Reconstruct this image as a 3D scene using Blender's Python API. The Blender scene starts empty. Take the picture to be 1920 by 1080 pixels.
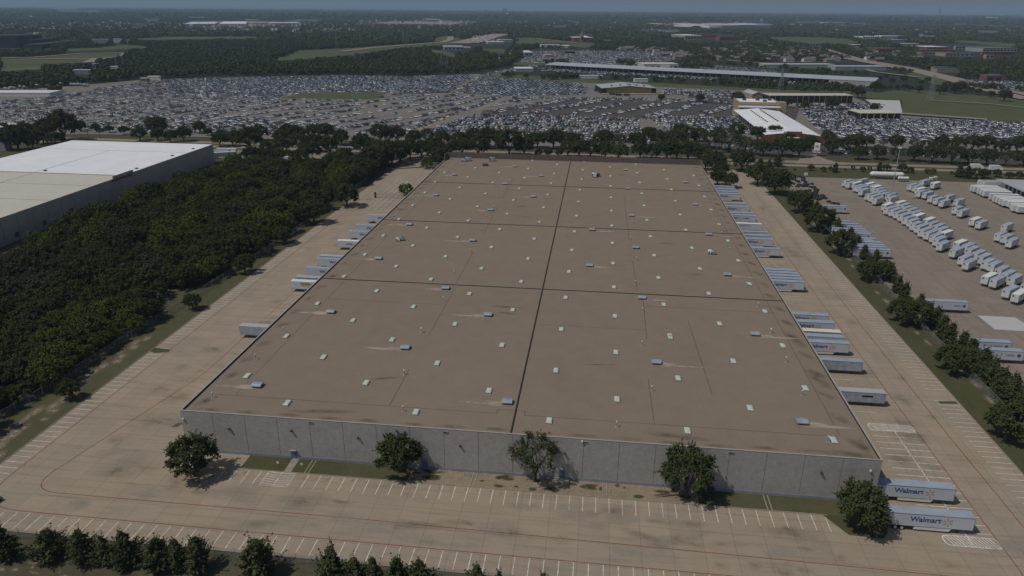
import bpy, math, random
import numpy as np
from mathutils import Vector, Matrix
R_ = math.radians
scene = bpy.context.scene
col = scene.collection

# ---------------------------------------------------------------- camera, sky, sun, exposure
CF, CYAW, CPIT, CROL, CH = 1363.12, -0.1151, 0.3680, 0.0079, 97.5
_cy, _sy, _cp, _sp = math.cos(CYAW), math.sin(CYAW), math.cos(CPIT), math.sin(CPIT)
VF = np.array([_sy*_cp, _cy*_cp, -_sp]); _r = np.array([_cy, -_sy, 0.0]); _u = np.cross(_r, VF)
VR = math.cos(CROL)*_r + math.sin(CROL)*_u
VU = -math.sin(CROL)*_r + math.cos(CROL)*_u
def G(a, b, z=0.0):
    """surveyed ground position: photo coordinates (1920 wide) -> metres on the plane of height z"""
    d = VF*CF + (a-960)*VR - (b-540)*VU
    t = (z-CH)/d[2]
    return (t*d[0], t*d[1])
def PX(x, y, z=0.0):
    d = np.stack([np.asarray(x, float), np.asarray(y, float), np.asarray(z, float)-CH+0*np.asarray(x, float)], -1)
    f = d@VF
    return 960+CF*(d@VR)/f, 540-CF*(d@VU)/f, f
def HGT(x, y, v):
    lo, hi = 0.0, 300.0
    for _ in range(40):
        m = (lo+hi)/2
        if float(PX(x, y, m)[1]) > v: lo = m
        else: hi = m
    return lo
cam = bpy.data.cameras.new('camera'); camo = bpy.data.objects.new('camera', cam); col.objects.link(camo)
cam.sensor_width = 36; cam.lens = CF/1920*36; cam.clip_start = 1; cam.clip_end = 200000
M = Matrix(((VR[0], VU[0], -VF[0], 0), (VR[1], VU[1], -VF[1], 0), (VR[2], VU[2], -VF[2], CH), (0, 0, 0, 1)))
camo.matrix_world = M
scene.camera = camo

SUN_EL, SUN_AZ = R_(58), R_(-118)     # azimuth from +Y, clockwise positive: the sun stands to the left, slightly towards the camera
sdir = Vector((math.sin(SUN_AZ)*math.cos(SUN_EL), math.cos(SUN_AZ)*math.cos(SUN_EL), math.sin(SUN_EL)))
w = bpy.data.worlds.new('World'); scene.world = w; w.use_nodes = True
nt = w.node_tree; bg = nt.nodes['Background']
sky = nt.nodes.new('ShaderNodeTexSky'); sky.sky_type = 'NISHITA'; sky.sun_disc = False
sky.sun_elevation = SUN_EL; sky.sun_rotation = SUN_AZ; sky.altitude = 200; sky.air_density = 1.0; sky.dust_density = 1.6; sky.ozone_density = 1.6
nt.links.new(sky.outputs['Color'], bg.inputs['Color']); bg.inputs['Strength'].default_value = 0.072
sl = bpy.data.lights.new('sun', 'SUN'); sl.energy = 3.0; sl.angle = R_(0.55); sl.color = (1.0, 0.945, 0.85)
so = bpy.data.objects.new('sun', sl); col.objects.link(so)
so.rotation_euler = (-sdir).to_track_quat('-Z', 'Y').to_euler(); so.location = (-100, 0, 300)
scene.view_settings.view_transform = 'Standard'; scene.view_settings.look = 'None'
scene.view_settings.exposure = -0.6; scene.view_settings.gamma = 1
try:
    scene.cycles.volume_bounces = 0; scene.cycles.max_bounces = 6; scene.cycles.diffuse_bounces = 2
    scene.cycles.transparent_max_bounces = 12
except Exception: pass

# ---------------------------------------------------------------- materials
def new_mat(name):
    m = bpy.data.materials.new(name); m.use_nodes = True
    return m, m.node_tree, m.node_tree.nodes['Principled BSDF']
def noise(nt, sc, det=4, rough=.6, stretch=None, obj=False):
    n = nt.nodes.new('ShaderNodeTexNoise'); n.inputs['Scale'].default_value = sc
    n.inputs['Detail'].default_value = det; n.inputs['Roughness'].default_value = rough
    if obj:
        c = nt.nodes.new('ShaderNodeTexCoord'); src = c.outputs['Object']
    else:
        g = nt.nodes.new('ShaderNodeNewGeometry'); src = g.outputs['Position']
    if stretch:
        mp = nt.nodes.new('ShaderNodeMapping'); mp.inputs['Scale'].default_value = stretch
        nt.links.new(src, mp.inputs['Vector']); src = mp.outputs['Vector']
    nt.links.new(src, n.inputs['Vector'])
    return n.outputs['Fac']
def ramp(nt, fac, stops):
    r = nt.nodes.new('ShaderNodeValToRGB'); e = r.color_ramp.elements
    while len(e) < len(stops): e.new(0.5)
    for k, (p, c) in enumerate(stops):
        e[k].position = p; e[k].color = (*c, 1) if len(c) == 3 else c
    nt.links.new(fac, r.inputs['Fac']); return r.outputs['Color']
def mix(nt, fac, a, b, mode='MIX'):
    n = nt.nodes.new('ShaderNodeMix'); n.data_type = 'RGBA'; n.blend_type = mode
    if isinstance(fac, float): n.inputs[0].default_value = fac
    else: nt.links.new(fac, n.inputs[0])
    for i, v in ((6, a), (7, b)):
        if isinstance(v, tuple): n.inputs[i].default_value = (*v, 1)
        else: nt.links.new(v, n.inputs[i])
    return n.outputs[2]
def sc_(c, k): return tuple(min(1, x*k) for x in c)
def mk(name, c, rough=.8, var=.15, scale=.4, metal=0, fine=None, obj=False, spec=.3):
    m, nt, b = new_mat(name)
    o = ramp(nt, noise(nt, scale, 5, obj=obj), [(.3, sc_(c, 1-var)), (.7, sc_(c, 1+var))])
    if fine:
        o = mix(nt, .5, o, ramp(nt, noise(nt, fine, 3), [(.3, sc_(c, 1-var*1.6)), (.7, sc_(c, 1+var*1.6))]))
    nt.links.new(o, b.inputs['Base Color']); b.inputs['Roughness'].default_value = rough
    b.inputs['Metallic'].default_value = metal
    b.inputs['Specular IOR Level'].default_value = spec
    return m
def mk_ground(name, c, blot, big=.03, mid=.25, fine=2.5, k=.25, streak=None, joints=None):
    """paved or bare ground: base colour c with soft blotches towards colour blot, fine grain, worn streaks, slab joints"""
    m, nt, b = new_mat(name)
    o = ramp(nt, noise(nt, big, 4), [(.35, c), (.65, blot)])
    o = mix(nt, .45, o, ramp(nt, noise(nt, mid, 6, .65), [(.32, sc_(c, 1-k)), (.68, sc_(c, 1+k))]))
    o = mix(nt, .3, o, ramp(nt, noise(nt, fine, 3), [(.3, sc_(c, 1-1.3*k)), (.7, sc_(c, 1+1.3*k))]))
    if streak:
        o = mix(nt, ramp(nt, noise(nt, .5, 4, .6, streak), [(.5, (0, 0, 0)), (.75, (.55, .55, .55))]), o, sc_(c, .62), 'MIX')
    if joints:
        g = nt.nodes.new('ShaderNodeNewGeometry'); br = nt.nodes.new('ShaderNodeTexBrick')
        br.offset = 0; br.inputs['Scale'].default_value = 1; br.inputs['Brick Width'].default_value = joints; br.inputs['Row Height'].default_value = joints
        br.inputs['Mortar Size'].default_value = .11; br.inputs['Mortar Smooth'].default_value = .5
        br.inputs['Color1'].default_value = (.93, .93, .93, 1); br.inputs['Color2'].default_value = (1.05, 1.04, 1.03, 1); br.inputs['Mortar'].default_value = (.74, .73, .71, 1)
        nt.links.new(g.outputs['Position'], br.inputs['Vector'])
        o = mix(nt, .8, o, br.outputs['Color'], 'MULTIPLY')
    nt.links.new(o, b.inputs['Base Color']); b.inputs['Roughness'].default_value = .9; b.inputs['Specular IOR Level'].default_value = .15
    return m
def mk_leaf(name, c1, c2):
    m, nt, b = new_mat(name)
    oi = nt.nodes.new('ShaderNodeObjectInfo')
    a = ramp(nt, noise(nt, .45, 4), [(.3, sc_(c1, .75)), (.7, sc_(c1, 1.3))])
    o = mix(nt, ramp(nt, oi.outputs['Random'], [(0, (0, 0, 0)), (1, (1, 1, 1))]), a, ramp(nt, noise(nt, .6, 3), [(.3, sc_(c2, .75)), (.7, sc_(c2, 1.3))]))
    nt.links.new(o, b.inputs['Base Color']); b.inputs['Roughness'].default_value = .85; b.inputs['Specular IOR Level'].default_value = .05
    return m
def mk_patch(name, c, power=1.0, amount=.7, nsc=.6):
    """a stain with a soft ragged edge, faded out across its own UV square"""
    m, nt, b = new_mat(name); L = nt.links
    uv = nt.nodes.new('ShaderNodeTexCoord'); mp = nt.nodes.new('ShaderNodeMapping'); mp.vector_type = 'POINT'
    mp.inputs['Location'].default_value = (-1, -1, 0); mp.inputs['Scale'].default_value = (2, 2, 1)
    L.new(uv.outputs['UV'], mp.inputs['Vector'])
    gr = nt.nodes.new('ShaderNodeTexGradient'); gr.gradient_type = 'SPHERICAL'; L.new(mp.outputs['Vector'], gr.inputs['Vector'])
    mu = nt.nodes.new('ShaderNodeMath'); mu.operation = 'MULTIPLY'
    r = ramp(nt, noise(nt, nsc, 5, .65), [(.3, (0, 0, 0)), (.62, (1, 1, 1))])
    L.new(gr.outputs['Fac'], mu.inputs[0]); L.new(r, mu.inputs[1])
    m2 = nt.nodes.new('ShaderNodeMath'); m2.operation = 'POWER'; L.new(mu.outputs[0], m2.inputs[0]); m2.inputs[1].default_value = power
    m3 = nt.nodes.new('ShaderNodeMath'); m3.operation = 'MULTIPLY'; L.new(m2.outputs[0], m3.inputs[0]); m3.inputs[1].default_value = amount; m3.use_clamp = True
    L.new(m3.outputs[0], b.inputs['Alpha']); b.inputs['Base Color'].default_value = (*c, 1); b.inputs['Roughness'].default_value = .9
    b.inputs['Specular IOR Level'].default_value = .1
    return m

MT = {}
MT['terrain'] = mk_ground('terrain', (.030, .036, .022), (.045, .047, .03), .004, .03, .3, .35)
MT['concrete'] = mk_ground('tan_concrete', (.355, .29, .215), (.295, .26, .215), .035, .16, 1.8, .14, streak=(.12, 1.4, 1), joints=6.1)
MT['yard'] = mk_ground('yard_concrete', (.27, .232, .19), (.235, .2, .163), .03, .2, 1.5, .16, streak=(1.5, .1, 1), joints=7.0)
MT['lot'] = mk_ground('worn_lot', (.195, .178, .162), (.235, .212, .19), .012, .06, .5, .18)
MT['asphalt'] = mk_ground('asphalt', (.085, .076, .07), (.1, .09, .083), .03, .2, 1.5, .2)
MT['road'] = mk_ground('road_concrete', (.29, .245, .2), (.26, .22, .18), .03, .15, 1, .12)
MT['grass'] = mk_ground('mown_grass', (.076, .077, .036), (.105, .092, .05), .05, .35, 2.5, .35)
MT['dry_grass'] = mk_ground('dry_grass', (.086, .086, .042), (.125, .11, .064), .06, .35, 2.5, .35)
MT['field'] = mk_ground('field_grass', (.082, .1, .045), (.105, .11, .055), .01, .05, .5, .3)
MT['dirt'] = mk_ground('bare_dirt', (.29, .235, .17), (.20, .165, .11), .12, .6, 3, .45)
MT['meadow'] = mk_ground('rough_meadow', (.1, .088, .055), (.066, .07, .034), .09, .5, 2.5, .5)
MT['kerb'] = mk('kerb_concrete', (.3, .26, .21), .9, .15, .8)
MT['pale'] = mk_ground('pale_concrete', (.5, .5, .49), (.46, .46, .44), .1, .4, 2, .06)
MT['white_paint'] = mk('white_marking', (.62, .59, .55), .8, .3, .9)
MT['faded_paint'] = mk('faded_marking', (.44, .39, .34), .85, .25, .9)
MT['red_paint'] = mk('red_marking', (.24, .075, .062), .85, .3, .6)
MT['roof'] = mk_ground('gravel_roof', (.248, .199, .149), (.222, .178, .133), .03, .22, 2.5, .16)
MT['roof_edge'] = mk('roof_coping', (.37, .35, .32), .7, .12, .6)
MT['dark_seam'] = mk('dark_joint', (.035, .032, .03), .8, .2, 1)
MT['seam'] = mk('membrane_seam', (.115, .09, .075), .9, .25, .7)
MT['wallagg'] = mk_ground('aggregate_wall', (.405, .388, .362), (.37, .352, .328), .1, .45, 1.7, .24)
MT['wallblue'] = mk('blue_base', (.27, .29, .325), .8, .12, .6)
MT['bluedoor'] = mk('blue_door', (.13, .2, .32), .6, .1, 1)
MT['darkgap'] = mk('panel_joint', (.10, .098, .095), .9, .1, 1)
MT['parapet'] = mk('brown_parapet', (.15, .12, .1), .9, .2, .6)
MT['galv'] = mk('galvanised', (.36, .41, .47), .5, .15, .7, metal=.25)
MT['galvdark'] = mk('vent_throat', (.07, .075, .085), .7, .2, 1)
MT['mint'] = mk('skylight_dome', (.56, .62, .53), .35, .1, .5)
MT['white'] = mk('white_painted_metal', (.72, .72, .7), .5, .08, .8)
MT['whiteroof'] = mk('white_membrane', (.80, .82, .84), .7, .05, .08)
MT['cream'] = mk('cream_roof', (.56, .535, .46), .8, .07, .07, fine=.6)
MT['tiltup'] = mk_ground('tilt_up_wall', (.47, .42, .36), (.40, .36, .31), .08, .3, 1.2, .2)
MT['trailer'] = mk('trailer_side', (.56, .59, .63), .5, .07, .5)
MT['trailer_roof'] = mk('trailer_roof', (.33, .38, .45), .5, .12, .35)
MT['trailer_dirty'] = mk('trailer_side_worn', (.36, .40, .45), .6, .22, .8)
MT['trailer_white'] = mk('trailer_white', (.74, .74, .72), .5, .05, .5)
MT['roof_cream'] = mk('trailer_roof_cream', (.72, .66, .54), .6, .06, .5)
MT['pup'] = mk('short_trailer_white', (.62, .625, .62), .5, .06, .6)
MT['pup_roof'] = mk('short_trailer_roof', (.36, .41, .47), .5, .16, .25)
MT['edge'] = mk('trailer_rail', (.20, .23, .28), .6, .1, .8)
MT['black'] = mk('black_rubber', (.018, .018, .019), .8, .2, 2)
MT['hub'] = mk('wheel_hub', (.6, .6, .6), .4, .1, 2)
MT['steel'] = mk('dark_steel', (.05, .05, .055), .6, .3, 2)
MT['postgrey'] = mk('grey_post', (.3, .31, .32), .5, .1, 1)
MT['navy'] = mk('blue_lettering', (.022, .085, .24), .6, .05, 1)
MT['spark'] = mk('orange_emblem', (.55, .27, .13), .6, .05, 1)
MT['emblem'] = mk('dark_round_emblem', (.03, .06, .075), .6, .1, 1)
MT['greytext'] = mk('faint_lettering', (.25, .27, .3), .7, .1, 1)
MT['yellow'] = mk('yellow_sign', (.62, .40, .03), .6, .05, 1)
MT['mustard'] = mk('mustard_wall', (.2, .165, .07), .8, .12, .1)
MT['tanwall'] = mk('tan_wall', (.37, .295, .2), .85, .08, .2)
MT['brick'] = mk('red_brick', (.2, .082, .06), .9, .2, .5)
MT['greyroof'] = mk('grey_metal_roof', (.43, .45, .47), .5, .07, .05)
MT['greywall'] = mk('grey_wall', (.34, .35, .36), .8, .1, .1)
MT['orange'] = mk('orange_wall', (.42, .17, .08), .8, .1, .05)
MT['green'] = mk('green_fascia', (.3, .45, .32), .7, .1, .1)
MT['shingle'] = mk('shingle_roof', (.16, .145, .14), .9, .2, .1)
MT['dark'] = mk('dark_opening', (.02, .02, .022), .8, .2, 1)
MT['glass'] = mk('car_glass', (.02, .025, .03), .15, .1, 1, spec=.6)
MT['water'] = mk('lake_water', (.13, .17, .21), .25, .03, .002)
MT['plant'] = mk('dark_boiler_house', (.045, .04, .045), .9, .25, .02)
MT['bark'] = mk('bark', (.075, .06, .048), .9, .3, 1.5)
MT['wood'] = mk('wood_pole', (.12, .1, .08), .9, .2, 1)
MT['oak'] = mk_leaf('oak_leaves', (.066, .084, .030), (.082, .098, .038))
MT['pale_leaf'] = mk_leaf('pale_green_leaves', (.115, .14, .024), (.10, .128, .03))
MT['cedar'] = mk_leaf('juniper_leaves', (.070, .084, .034), (.092, .102, .045))
MT['greyleaf'] = mk_leaf('grey_green_leaves', (.078, .088, .042), (.092, .1, .055))
MT['woodleaf'] = mk_leaf('dark_wood_leaves', (.055, .068, .020), (.088, .096, .03))
MT['lawnbush'] = mk_leaf('bright_shrub_leaves', (.09, .13, .03), (.08, .12, .035))
for nm, c in (('white', (.84, .87, .90)), ('silver', (.42, .47, .54)), ('grey', (.11, .135, .17)), ('black', (.022, .023, .027)), ('red', (.22, .025, .03)), ('blue', (.05, .09, .2)), ('tan', (.36, .32, .26))):
    MT['car_'+nm] = mk('car_paint_'+nm, c, .3, .05, .5, metal=.15, spec=.6)
PAINTS = ['white', 'silver', 'grey', 'black', 'red', 'blue', 'tan']
m_, nt_, b_ = new_mat('chain_link'); b_.inputs['Base Color'].default_value = (.3, .31, .32, 1); b_.inputs['Alpha'].default_value = .22; b_.inputs['Roughness'].default_value = .6
MT['chain'] = m_
MT['oilstain'] = mk_patch('oil_stain', (.1, .083, .066), 1.2, .32, .35)
MT['darkstain'] = mk_patch('drain_stain', (.1, .08, .06), 1.0, .5, .3)
MT['duststain'] = mk_patch('dust_streak', (.40, .33, .26), .95, 2.0, .14)
MT['soilstain'] = mk_patch('bare_soil', (.33, .27, .2), 1.1, 1.5, 1.3)
MT['palestain'] = mk_patch('pale_wear', (.40, .36, .315), 1.0, .6, .25)
MT['greenstain'] = mk_patch('weedy_patch', (.07, .075, .03), .8, 1.6, .8)

# ---------------------------------------------------------------- mesh building
class MB:
    def __init__(s, T=None): s.v = []; s.f = []; s.m = []; s.T = T
    def pts(s, ps):
        n = len(s.v)
        for p in ps:
            p = Vector(p)
            s.v.append(tuple(s.T @ p) if s.T is not None else tuple(p))
        return n
    def poly(s, ps, m=0):
        n = s.pts(ps); s.f.append(tuple(range(n, n+len(ps)))); s.m.append(m); return s
    def box(s, x0, x1, y0, y1, z0, z1, m=0, top=None, T=None):
        ps = [(x0, y0, z0), (x1, y0, z0), (x1, y1, z0), (x0, y1, z0), (x0, y0, z1), (x1, y0, z1), (x1, y1, z1), (x0, y1, z1)]
        if T is not None: ps = [T @ Vector(p) for p in ps]
        n = s.pts(ps)
        for q in ((0, 3, 2, 1), (4, 5, 6, 7), (0, 1, 5, 4), (1, 2, 6, 5), (2, 3, 7, 6), (3, 0, 4, 7)):
            s.f.append(tuple(n+i for i in q)); s.m.append(m)
        if top is not None: s.m[-5] = top
        return s
    def prism(s, ps, z0, z1, m=0, top=None):
        k = len(ps); n = s.pts([(p[0], p[1], z0) for p in ps]+[(p[0], p[1], z1) for p in ps])
        s.f.append(tuple(n+i for i in reversed(range(k)))); s.m.append(m)
        s.f.append(tuple(n+k+i for i in range(k))); s.m.append(m if top is None else top)
        for i in range(k):
            j = (i+1) % k; s.f.append((n+i, n+j, n+k+j, n+k+i)); s.m.append(m)
        return s
    def cyl(s, p0, p1, r0, r1=None, n=8, m=0, cap=True):
        r1 = r0 if r1 is None else r1
        p0 = Vector(p0); p1 = Vector(p1); d = (p1-p0).normalized()
        a = d.orthogonal().normalized(); b = d.cross(a)
        ps = []
        for p, r in ((p0, r0), (p1, r1)):
            for i in range(n):
                t = 2*math.pi*i/n; ps.append(p+a*(r*math.cos(t))+b*(r*math.sin(t)))
        k = s.pts(ps)
        for i in range(n):
            j = (i+1) % n; s.f.append((k+i, k+j, k+n+j, k+n+i)); s.m.append(m)
        if cap:
            s.f.append(tuple(k+i for i in reversed(range(n)))); s.m.append(m)
            s.f.append(tuple(k+n+i for i in range(n))); s.m.append(m)
        return s
    def rings(s, rs, n=16, m=0):
        """rs: list of (centre, radius) along x"""
        ks = []
        for (x, y, z), r in rs:
            ks.append(s.pts([(x, y+r*math.cos(2*math.pi*i/n), z+r*math.sin(2*math.pi*i/n)) for i in range(n)]))
        for a, b in zip(ks, ks[1:]):
            for i in range(n):
                j = (i+1) % n; s.f.append((a+i, a+j, b+j, b+i)); s.m.append(m)
        s.f.append(tuple(ks[0]+i for i in reversed(range(n)))); s.m.append(m)
        s.f.append(tuple(ks[-1]+i for i in range(n))); s.m.append(m)
        return s
    def strip(s, pts, wd, z, m=0):
        """flat ribbon along a polyline"""
        P = [Vector((p[0], p[1], 0)) for p in pts]; L = []; Rr = []
        for i, p in enumerate(P):
            d = (P[min(i+1, len(P)-1)]-P[max(i-1, 0)]).normalized(); n = Vector((-d.y, d.x, 0))*wd/2
            L.append(p+n); Rr.append(p-n)
        for i in range(len(P)-1):
            s.poly([(Rr[i].x, Rr[i].y, z), (Rr[i+1].x, Rr[i+1].y, z), (L[i+1].x, L[i+1].y, z), (L[i].x, L[i].y, z)], m)
        return s
    def mesh(s, name, mats):
        me = bpy.data.meshes.new(name); me.from_pydata(s.v, [], s.f)
        for mm in mats: me.materials.append(MT[mm])
        me.polygons.foreach_set('material_index', s.m); me.update(); return me
def tag(o, label, cat, group=None):
    o['label'] = label; o['category'] = cat
    if group: o['group'] = group
    return o
def obj(name, me, parent=None, loc=(0, 0, 0), label=None, kind=None):
    o = bpy.data.objects.new(name, me); col.objects.link(o); o.location = loc
    if parent: o.parent = parent
    if label: o['label'] = label
    if kind: o['kind'] = kind
    return o
def part(name, mb, mats, parent=None, loc=(0, 0, 0), label=None, kind=None):
    if isinstance(mats, str): mats = [mats]
    return obj(name, mb.mesh(name, mats), parent, loc, label, kind)
def thing(name, label, cat, loc=(0, 0, 0), rz=0, group=None, scale=1):
    o = bpy.data.objects.new(name, None); col.objects.link(o); o.location = loc; o.rotation_euler = (0, 0, rz)
    o.scale = (scale,)*3 if not isinstance(scale, tuple) else scale
    o.empty_display_size = .5
    return tag(o, label, cat, group)
def struct(name, mb, mats): return part(name, mb, mats, kind='structure')
def dup(root, loc, rz=0, label=None, group=None, scale=None, skip=()):
    r = root.copy(); col.objects.link(r); r.location = loc; r.rotation_euler = (0, 0, rz)
    if scale is not None: r.scale = scale if isinstance(scale, tuple) else (scale,)*3
    if label: r['label'] = label
    if group: r['group'] = group
    for ch in root.children:
        if ch.name.split('.')[0] in skip: continue
        c = ch.copy(); col.objects.link(c); c.parent = r
        for g in ch.children:
            d = g.copy(); col.objects.link(d); d.parent = c
    return r
ONES = ['zeroth', 'first', 'second', 'third', 'fourth', 'fifth', 'sixth', 'seventh', 'eighth', 'ninth', 'tenth', 'eleventh', 'twelfth', 'thirteenth', 'fourteenth', 'fifteenth', 'sixteenth', 'seventeenth', 'eighteenth', 'nineteenth']
TENS = {2: 'twent', 3: 'thirt', 4: 'fort', 5: 'fift', 6: 'sixt', 7: 'sevent', 8: 'eight', 9: 'ninet'}
def nth(n):
    if n < 20: return ONES[n]
    if n > 99: return 'hundred and ' + nth(n-100) if n > 100 else 'hundredth'
    return TENS[n//10]+('ieth' if n % 10 == 0 else 'y-'+ONES[n % 10])
def patches(name, lst, mat, parent=None, z=.01, loc=(0, 0, 0), kind=None):
    """stain sheets: (cx, cy, half_x, half_y, angle)"""
    v = []; f = []; uv = []
    for i, (x, y, a, b, t) in enumerate(lst):
        c, s_ = math.cos(t), math.sin(t); zz = z+.0015*(i % 7)
        for px, py in ((-1, -1), (1, -1), (1, 1), (-1, 1)):
            v.append((x+px*a*c-py*b*s_, y+px*a*s_+py*b*c, zz)); uv.append(((px+1)/2, (py+1)/2))
        f.append((4*i, 4*i+1, 4*i+2, 4*i+3))
    me = bpy.data.meshes.new(name); me.from_pydata(v, [], f); ul = me.uv_layers.new(name='UVMap')
    for i, q in enumerate(uv): ul.data[i].uv = q
    me.materials.append(MT[mat])
    return obj(name, me, parent, loc, kind=kind)
def gp(pts, z=0): return [G(a, b, z) for a, b in pts]
def inpoly(px, py, poly):
    px = np.asarray(px); py = np.asarray(py); r = np.zeros(px.shape, bool); n = len(poly)
    for i in range(n):
        x0, y0 = poly[i]; x1, y1 = poly[(i+1) % n]
        if y0 == y1: continue
        c = ((y0 > py) != (y1 > py)) & (px < (x1-x0)*(py-y0)/(y1-y0)+x0); r ^= c
    return r
def sheet(name, pts, mat, z, kind='structure'):
    mb = MB(); mb.poly([(p[0], p[1], z) for p in pts]); me = mb.mesh(name, [mat])
    if me.polygons[0].normal.z < 0: me.flip_normals()
    return obj(name, me, kind=kind)
exec_order = []

# ---------------------------------------------------------------- SETTING: terrain and pavements
tk = [-90000, -45000, -22000, -11000, -5500, -2700, -1300, -700, -400, -200, -100, 0, 100, 200, 300, 400, 500, 600, 800, 1000, 1300, 2000, 3000, 5500, 11000, 22000, 45000, 90000]
xs = np.array(tk, float); nx = len(xs)
vv = [(x, y, -.06) for y in xs for x in xs]
ff = [(j*nx+i, j*nx+i+1, (j+1)*nx+i+1, (j+1)*nx+i) for j in range(nx-1) for i in range(nx-1)]
me = bpy.data.meshes.new('terrain'); me.from_pydata(vv, [], ff); me.materials.append(MT['terrain']); obj('terrain', me, kind='structure')

X0, X1, Y0, Y1, HR = -92.2, 61.8, 135.6, 441.9, 10.8     # the main warehouse
WX = -252.0                                              # right wall of the warehouse to the left
sheet('truck_yard_pavement', [(-131, 104.8), (99, 104.8), (99, 465), (88, 486), (84, 510), (76, 510), (70, 462), (-105, 462), (-128, 452), (-131, 440)], 'concrete', 0)
sheet('freight_yard_pavement', [(112, 60), (420, 60), (420, 468), (112, 468)], 'yard', 0)
sheet('roadside_grass', [(-420, 440), (112, 440), (112, 468.5), (420, 468.5), (420, 545), (-620, 545), (-620, 440)], 'grass', -.012)
sheet('meadow', [(-320, 20), (320, 20), (320, 104.4), (-320, 104.4)], 'meadow', -.012)
sheet('side_grass', [(-145, 104.4), (-131, 104.4), (-131, 445), (-145, 445)], 'dry_grass', -.008)
sheet('verge_grass', [(99, 60), (112, 60), (112, 468), (99, 468)], 'grass', -.008)
sheet('wood_floor', [(-420, 104.4), (-145, 104.4), (-145, 470), (-420, 470)], 'meadow', -.02)
mb = MB()
for a, b in (((-131.1, 104.6), (-131.1, 445)), ((99.1, 104.6), (99.1, 465))):
    mb.box(a[0]-.1, a[0]+.1, a[1], b[1], 0, .13)
mb.box(-131, 99, 104.5, 104.7, 0, .13)
mb.box(-76.5, 51, 130.2, 130.4, 0, .13)
struct('kerb', mb, 'kerb')
# planting strip in front of the wall
sheet('front_lawn', [(-76.5, 130.4), (-52, 130.4), (-52, 135.5), (-76.5, 135.5)], 'grass', .09)
sheet('front_lawn', [(-52, 130.4), (-38, 130.4), (-38, 135.5), (-52, 135.5)], 'dry_grass', .09)
sheet('front_dirt_bed', [(-38, 130.4), (25, 130.4), (25, 135.5), (-38, 135.5)], 'dirt', .09)
sheet('front_grass_bed', [(25, 130.4), (60, 130.4), (60, 128), (53, 125.2), (51, 130.4)][::-1], 'grass', .085)
sheet('front_grass_bed', [(25, 130.41), (61, 130.41), (61, 135.5), (25, 135.5)], 'dry_grass', .09)
sheet('tree_pit', [(50, 130.3), (53.5, 124.6), (60, 124.2), (62, 127), (61, 130.4)], 'grass', .05)
sheet('tree_pit', [(-87.5, 124.4), (-83, 124), (-81, 126), (-80.5, 130), (-86, 130)], 'dirt', .05)
mb = MB(); mb.box(-66.3, -64.6, 130.4, 135.5, .05, .11); struct('door_walk', mb, 'kerb')
mb = MB()
for x in (-61.0, -23.5, 5.2, 39.5): mb.box(x-.55, x-.3, 130.4, 135.4, .05, .17); mb.box(x+.3, x+.55, 130.4, 135.4, .05, .17)
struct('drain_channel', mb, 'kerb')
# street with two carriageways
sheet('street', [(-900, 500), (-300, 507), (300, 499), (900, 492), (900, 503), (300, 506), (-300, 515), (-900, 508)], 'road', 0)
sheet('street', [(-900, 519), (-300, 522), (300, 511), (900, 504), (900, 515), (300, 518.5), (-300, 530), (-900, 527)], 'road', 0)
sheet('driveway', [(72, 462), (84, 462), (87, 512), (69, 512)], 'road', -.004)
sheet('driveway', [(134, 512), (168, 512), (160, 530), (150, 585), (138, 585), (142, 530)], 'road', .02)
sheet('trailer_drive', [(-252, 468), (-135, 468), (-128, 455), (-115, 462), (-115, 500), (-300, 500), (-300, 468)], 'road', -.006)
# car lots beyond the street
sheet('car_lot_pavement', gp([(-260, 262), (-300, 190), (-60, 180), (0, 165.5), (95, 164.5), (180, 157), (270, 149.5), (440, 145), (640, 141.5), (760, 143.5), (880, 139), (930, 138), (1130, 157), (1260, 164), (1480, 174), (1600, 182), (1690, 216), (1850, 227), (2300, 240), (2400, 330), (1920, 303), (1400, 282), (960, 276), (640, 264), (150, 251)]), 'lot', 0)
sheet('asphalt_lot', gp([(905, 207), (1085, 186), (1290, 191), (1500, 201), (1490, 230), (1400, 235), (1270, 223), (900, 216)]), 'asphalt', .06)
sheet('asphalt_lot', gp([(1205, 252), (1218, 250), (1240, 276), (1225, 279)]), 'asphalt', .06)
sheet('asphalt_lot', gp([(1255, 262), (1500, 270), (2000, 292), (2000, 308), (1560, 291), (1330, 285), (1250, 280)]), 'asphalt', .07)
sheet('asphalt_lot', gp([(1290, 192), (1290, 168), (1400, 172), (1385, 196)]), 'asphalt', .06)
sheet('grass_island', gp([(520, 184), (560, 177), (600, 173.5), (725, 174), (715, 183), (700, 187), (640, 186)]), 'field', .08)
sheet('drainage_ditch', gp([(745, 250), (860, 213), (868, 214), (775, 250)]), 'dirt', .09)
sheet('drainage_ditch', gp([(890, 207), (945, 182), (951, 183), (897, 208)]), 'dirt', .09)
sheet('pale_pavement', gp([(1622, 186.5), (1687, 188.5), (1692, 212), (1660, 211)]), 'pale', .08)
sheet('pale_slab', [(132.6, 247.1), (144.5, 247.0), (146.5, 235), (132.7, 235.4)], 'pale', .006)
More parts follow.
